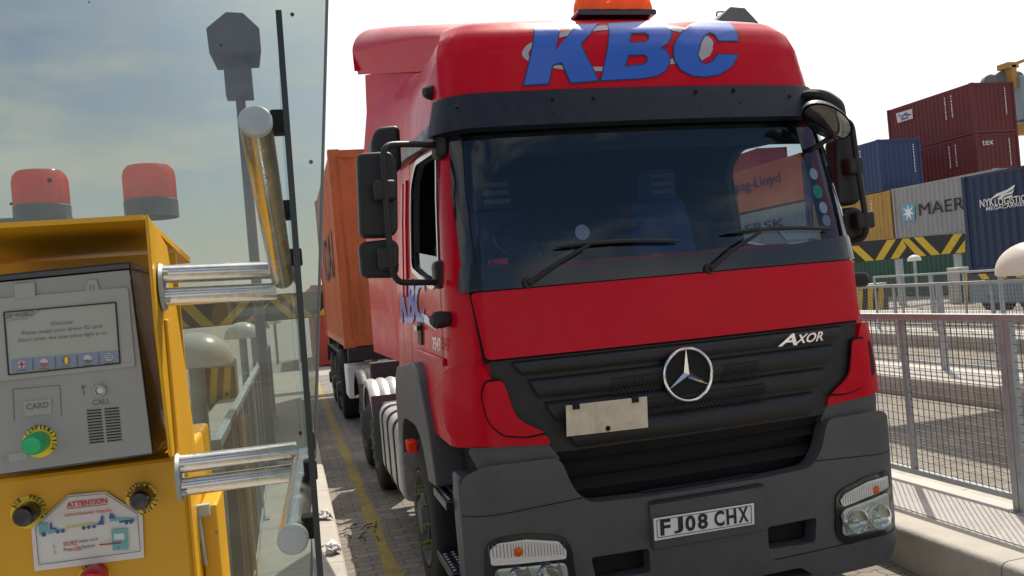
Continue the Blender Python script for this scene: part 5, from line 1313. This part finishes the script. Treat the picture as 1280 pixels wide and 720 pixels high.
# notice stuck on the terminal
nt_ = MB().surf([[(p.x, p.z) for p in [P(a, b_, 1, KY - .0035) for a, b_ in ((39, 661), (86, 618.5), (132, 614.5), (178.5, 645), (180, 697), (43, 714))]]],
                lambda x, z, o: Vector((x, KY - .0030 - .002 * math.sin((x + .5) * 24) ** 2, z)), 0, [-.55 + .02 * k for k in range(24)], None, 0).build('notice', M['paper'], None, smooth=60)
tag(nt_, 'white paper ATTENTION notice with clipped corners stuck on the yellow terminal', 'notice')
NY = KY - .0062
bl = MB(); bo = [(44.3, 659), (86, 621), (131.5, 617), (171.5, 642.5), (175.5, 689), (48.7, 706)]
for a, b_ in zip(bo, bo[1:] + bo[:1]):
    seg(a, b_, NY, .0004, bl)
add_text(bl, '1.', fq([(67, 685), (70, 684.6), (69.8, 680.6), (66.8, 681)], NY)); add_text(bl, '2.', fq([(67.5, 692), (70.6, 691.6), (70.4, 687.6), (67.3, 688)], NY))
add_text(bl, 'swipe card', fq([(98.5, 679.8), (122, 676.5), (121.6, 671.6), (98, 675)], NY)); add_text(bl, 'Press', fq([(80, 690), (91, 688.5), (90.6, 683.6), (79.6, 685.2)], NY)); add_text(bl, 'button', fq([(103.6, 685.8), (119, 683.6), (118.6, 679.2), (103.2, 681.4)], NY))
bl.build('notice_print', M['ink'], nt_, smooth=0)
rd = MB()
add_text(rd, 'ATTENTION', fq([(83.6, 634.6), (134, 628.8), (133.4, 622.2), (83, 628)], NY), .03); seg((83.4, 636.2), (134, 630.4), NY, .0006, rd)
add_text(rd, 'NON-STANDARD TRAILERS', fq([(81, 646), (139, 639.6), (138.7, 636.2), (80.7, 642.6)], NY), .01)
add_text(rd, 'DO NOT', fq([(79.5, 681.5), (97, 679), (96.7, 675.2), (79.2, 677.6)], NY), .02); seg((79.5, 682.6), (97, 680), NY, .0004, rd)
add_text(rd, 'CALL', fq([(92.5, 687.4), (102.5, 686), (102.2, 682), (92.2, 683.4)], NY), .02); seg((92.5, 688.6), (102.5, 687.2), NY, .0004, rd)
seg((124, 681), (151, 678.7), NY - .0012, .0011, rd)
rd.build('notice_red_print', M['redink'], nt_, smooth=0)
def npoly(mb, l, y=NY): mb.bm.faces.new([mb.bm.verts.new(P(a, b_, 1, y)) for a, b_ in l])
te = MB(); npoly(te, [(139, 662), (159, 660.8), (160.4, 687), (141, 688.4)]); npoly(te, [(48, 655), (59, 653), (60, 664), (49, 669)]); npoly(te, [(60, 664), (75, 661), (75, 664), (60, 668)]); npoly(te, [(137, 648), (168, 648), (168, 650), (137, 652)])
te.build('notice_teal_print', M['tealink'], nt_, smooth=0)
wh = MB(); npoly(wh, [(142, 667.5), (155, 666.5), (155.6, 674), (142.6, 675)], NY - .0004); wh.build('notice_white_print', M['paper'], nt_, smooth=0)
li = MB(); npoly(li, [(82, 659), (118, 653.5), (118.2, 655.5), (82.2, 661.5)]); li.build('notice_lime_print', M['limeink'], nt_, smooth=0)
dk = MB()
for x, y, r in ((54.5, 668, 3), (72, 664.5, 2.6), (78.5, 663.6, 2.6), (104.5, 660, 2.4), (111, 659, 2.4), (117.5, 658, 2.4), (158, 653.5, 2.4), (164, 652.4, 2.4), (148, 684.5, 1.2)): disc(dk, x, y, r, NY - .0003)
npoly(dk, [(62, 662), (62, 654), (64.5, 653), (65.5, 660), (70, 659.5), (70, 662)]); npoly(dk, [(120, 656), (126, 650), (126, 645), (129, 644.5), (130, 656)]); npoly(dk, [(136, 648), (137.5, 641.5), (139, 642), (143, 645), (144, 650)]); npoly(dk, [(149, 651), (168, 649), (168, 651), (149, 654)])
dk.build('notice_blue_print', M['blueink'], nt_, smooth=0)

# ---- stainless tube frame carrying a clear pane
def cz(px, py, z): return CAM + RM @ (Vector((px - CX, -(py - CY), F)) * (z / F))
gs = thing('glass_screen', 'clear safety pane held by bent stainless tubes bolted to the yellow terminal', 'glass screen', (KX, 1.1, 1.2))
rT = .0143
for cap, elb, h1, h2, flz in (((319, 150), (353, 348), (214, 329), (222, 358), (213, 330)), ((366, 675), (381, 573), (236, 595), (238, 621), (236, 612))):
    zc = .74 if cap[1] < 300 else .80
    c0, c1 = cz(*cap, zc), cz(*elb, 1.09)
    tb_ = MB().tube(path_round([c0, c1], .01), rT, 28).build('side_tube', M['stainless'], gs, smooth=40)
    MB().lathe([(0, .002), (rT * .9, .002), (rT * 1.03, 0), (rT * 1.03, -.006)], c0, (c0 - c1), 28).build('tube_cap', M['steel'], tb_, smooth=40)
    for (px, py), dz in ((h1, 0), (h2, .0)):
        a = P(px, py, 0, KX + .003); t_end = c1 + Vector((-.01, 0, 0)) + Vector((0, 0, (.012 if (px, py) == h1 else -.016)))
        a.y = t_end.y * .985; a.z = t_end.z + .004
        a.x = KX + .002
        hb_ = MB().tube([a, t_end], .0115, 20).build('cross_tube', M['stainless'], gs, smooth=40)
    fc = Vector((KX + .002, c1.y * .985, c1.z)); MB().lathe([(0, .004), (.028, .004), (.03, 0)], fc, (1, 0, 0), 28).build('flange', M['steel'], gs, smooth=30)
    bo_ = MB()
    for k in range(4): a = R_(45 + 90 * k); bo_.lathe([(0, .008), (.003, .007), (.0036, .0)], fc + Vector((.003, .024 * math.cos(a), .024 * math.sin(a))), (1, 0, 0), 6)
    bo_.pieces('flange_bolt', M['steel'], gs)
# pane: dark ground edge nearest the camera
e0, e1 = cz(347, 12, .76), cz(400.5, 735, .76)
far = Vector((0.0, .42, 0))
n_ = Vector((1, 0, 0))
v0, v1 = e0, e1 + (e1 - e0) * .35
MB().prism([v0 + Vector((.0012, .004, 0)), v1 + Vector((.0012, .004, 0)), v1 + far, v0 + far], (-.0012, 0, 0)).build('pane', M['fin'], gs, smooth=0)
MB().prism([v0 + Vector((-.002, 0, 0)), v0 + Vector((.0035, 0, 0)), v1 + Vector((.0035, 0, 0)), v1 + Vector((-.002, 0, 0))], (0, .005, 0)).build('pane_edge', M['fin_edge'], gs, smooth=0, bevel=.0006)
br_ = MB()
for a, b_, z in (((338, 151), (362, 151), .78), ((352, 262), (370, 261), .95), ((358, 322), (378, 321), 1.05), ((386, 552), (394, 552), 1.03), ((380, 590), (397, 590), .95), ((377, 662), (396, 662), .82)):
    p, q = cz(*a, z), cz(*b_, z); p.y += .01; q.y = p.y; q.z = p.z; br_.box(p.x, max(q.x, e0.x - .002), p.y - .010, p.y + .010, p.z - .011, p.z + .011)
br_.pieces('pane_bracket', M['dark'], gs, smooth=0, bevel=.002)

# ---- tall smoked screen behind the terminal
PB = 1.85
ps = thing('smoked_screen', 'tall smoked plastic wind screen standing behind the yellow terminal', 'glass screen', (-.8, PB, .11))
a, b_ = P(410, -40, 1, PB), P(396, 480, 1, PB); dirv = (b_ - a) / (b_.z - a.z)
tp_, bt_ = a + dirv * (3.3 - a.z), a + dirv * (.2 - a.z)
MB().prism([tp_, bt_, Vector((-1.9, PB, .2)), Vector((-1.9, PB, 3.3))], (0, .004, 0)).build('smoked_pane', M['pane'], ps, smooth=0)
MB().tube([tp_, bt_], .0035, 6).build('pane_trim', M['mastgrey'], ps)
MB().box(-1.96, -1.9, PB - .03, PB + .03, .11, 3.3).build('screen_post', M['steel'], ps)
# beacons on a grey cabinet behind it
cbn = thing('signal_cabinet', 'grey signal cabinet mostly hidden behind the yellow terminal', 'cabinet', (-.9, 2.2, .11))
ct = P(120, 283, 1, 2.15).z
MB().box(-1.5, -.50, 2.0, 2.35, .11, ct).build('cabinet_box', M['mastgrey'], cbn, bevel=.01)
MB().box(-1.52, -.44, 1.98, 2.37, ct, ct + .01).build('cabinet_lid', M['mastgrey'], cbn)
for px, lab in ((49, 'orange warning beacon farther left above the terminal hood'), (185, 'orange-red warning beacon near the right end of the terminal hood')):
    tpx = P(px, 216 if px < 100 else 209, 1, 2.15); r = .059
    t = thing('warning_beacon', lab, 'beacon', (tpx.x, 2.15, ct + .01), 'warning beacons'); h = tpx.z - (ct + .01)
    MB().lathe([(r * 1.02, 0), (r * 1.02, h * .33), (r * .96, h * .36), (0, h * .36)], (tpx.x, 2.15, ct + .012), (0, 0, 1), 30).build('beacon_base', M['mastgrey'], t)
    MB().lathe([(r, h * .36), (r, h * .8), (r * .94, h * .92), (r * .8, h), (0, h * 1.02)], (tpx.x, 2.15, ct + .012), (0, 0, 1), 30).build('beacon_lens', M['orange_lens'], t)

# ================================================================== LIGHT
SAZ, SEL = R_(35), R_(52)
w = bpy.data.worlds.new('World'); SC.world = w; w.use_nodes = True; nt = w.node_tree
bg = nt.nodes['Background']
sky = nt.nodes.new('ShaderNodeTexSky'); sky.sky_type = 'NISHITA'; sky.sun_disc = False; sky.sun_elevation = SEL; sky.sun_rotation = SAZ
sky.air_density = 1.0; sky.dust_density = 1.2; sky.ozone_density = 1.5
tc = nt.nodes.new('ShaderNodeTexCoord')
mp = nt.nodes.new('ShaderNodeMapping'); mp.inputs['Scale'].default_value = (1.3, 1.3, 4.2); mp.inputs['Location'].default_value = (.35, .1, .25); nt.links.new(tc.outputs['Generated'], mp.inputs[0])
cn_ = nt.nodes.new('ShaderNodeTexNoise'); cn_.inputs['Scale'].default_value = 1.7; cn_.inputs['Detail'].default_value = 9; cn_.inputs['Roughness'].default_value = .55; nt.links.new(mp.outputs[0], cn_.inputs['Vector'])
mr = nt.nodes.new('ShaderNodeMapRange'); mr.interpolation_type = 'SMOOTHSTEP'; mr.inputs[1].default_value = .46; mr.inputs[2].default_value = .66; mr.inputs[4].default_value = .8; nt.links.new(cn_.outputs['Fac'], mr.inputs[0])
# clouds thicken towards the horizon
sx = nt.nodes.new('ShaderNodeSeparateXYZ'); nt.links.new(tc.outputs['Generated'], sx.inputs[0])
hz = nt.nodes.new('ShaderNodeMapRange'); hz.inputs[1].default_value = .0; hz.inputs[2].default_value = .3; hz.inputs[3].default_value = .9; hz.inputs[4].default_value = 0; nt.links.new(sx.outputs['Z'], hz.inputs[0])
ad = nt.nodes.new('ShaderNodeMath'); ad.operation = 'MAXIMUM'; nt.links.new(mr.outputs[0], ad.inputs[0]); nt.links.new(hz.outputs[0], ad.inputs[1])
mx = nt.nodes.new('ShaderNodeMix'); mx.data_type = 'RGBA'; nt.links.new(ad.outputs[0], mx.inputs['Factor']); nt.links.new(sky.outputs[0], mx.inputs['A']); mx.inputs['B'].default_value = (8.8, 7.9, 6.6, 1)
# broad bright haze round the sun
dt = nt.nodes.new('ShaderNodeVectorMath'); dt.operation = 'DOT_PRODUCT'; nt.links.new(tc.outputs['Generated'], dt.inputs[0])
dt.inputs[1].default_value = (math.sin(SAZ) * math.cos(SEL), math.cos(SAZ) * math.cos(SEL), math.sin(SEL))
gm = nt.nodes.new('ShaderNodeMapRange'); gm.interpolation_type = 'SMOOTHSTEP'; gm.inputs[1].default_value = .55; gm.inputs[2].default_value = .88; gm.inputs[4].default_value = .9; nt.links.new(dt.outputs['Value'], gm.inputs[0])
m2 = nt.nodes.new('ShaderNodeMix'); m2.data_type = 'RGBA'; nt.links.new(gm.outputs[0], m2.inputs['Factor']); nt.links.new(mx.outputs['Result'], m2.inputs['A']); m2.inputs['B'].default_value = (13, 12.8, 12.6, 1)
nt.links.new(m2.outputs['Result'], bg.inputs[0]); bg.inputs[1].default_value = .09
sl = bpy.data.lights.new('sun', 'SUN'); so = bpy.data.objects.new('sun', sl); COL.objects.link(so); sl.energy = 3.8; sl.angle = R_(.5); sl.color = (1, .92, .79)
sd_ = Vector((math.sin(SAZ) * math.cos(SEL), math.cos(SAZ) * math.cos(SEL), math.sin(SEL)))
so.rotation_euler = sd_.to_track_quat('Z', 'Y').to_euler()
SC.view_settings.view_transform = 'Standard'; SC.view_settings.look = 'None'; SC.view_settings.gamma = 1; SC.view_settings.use_curve_mapping = False
SC.view_settings.exposure = .5
SC.cycles.max_bounces = 8; SC.cycles.transparent_max_bounces = 16
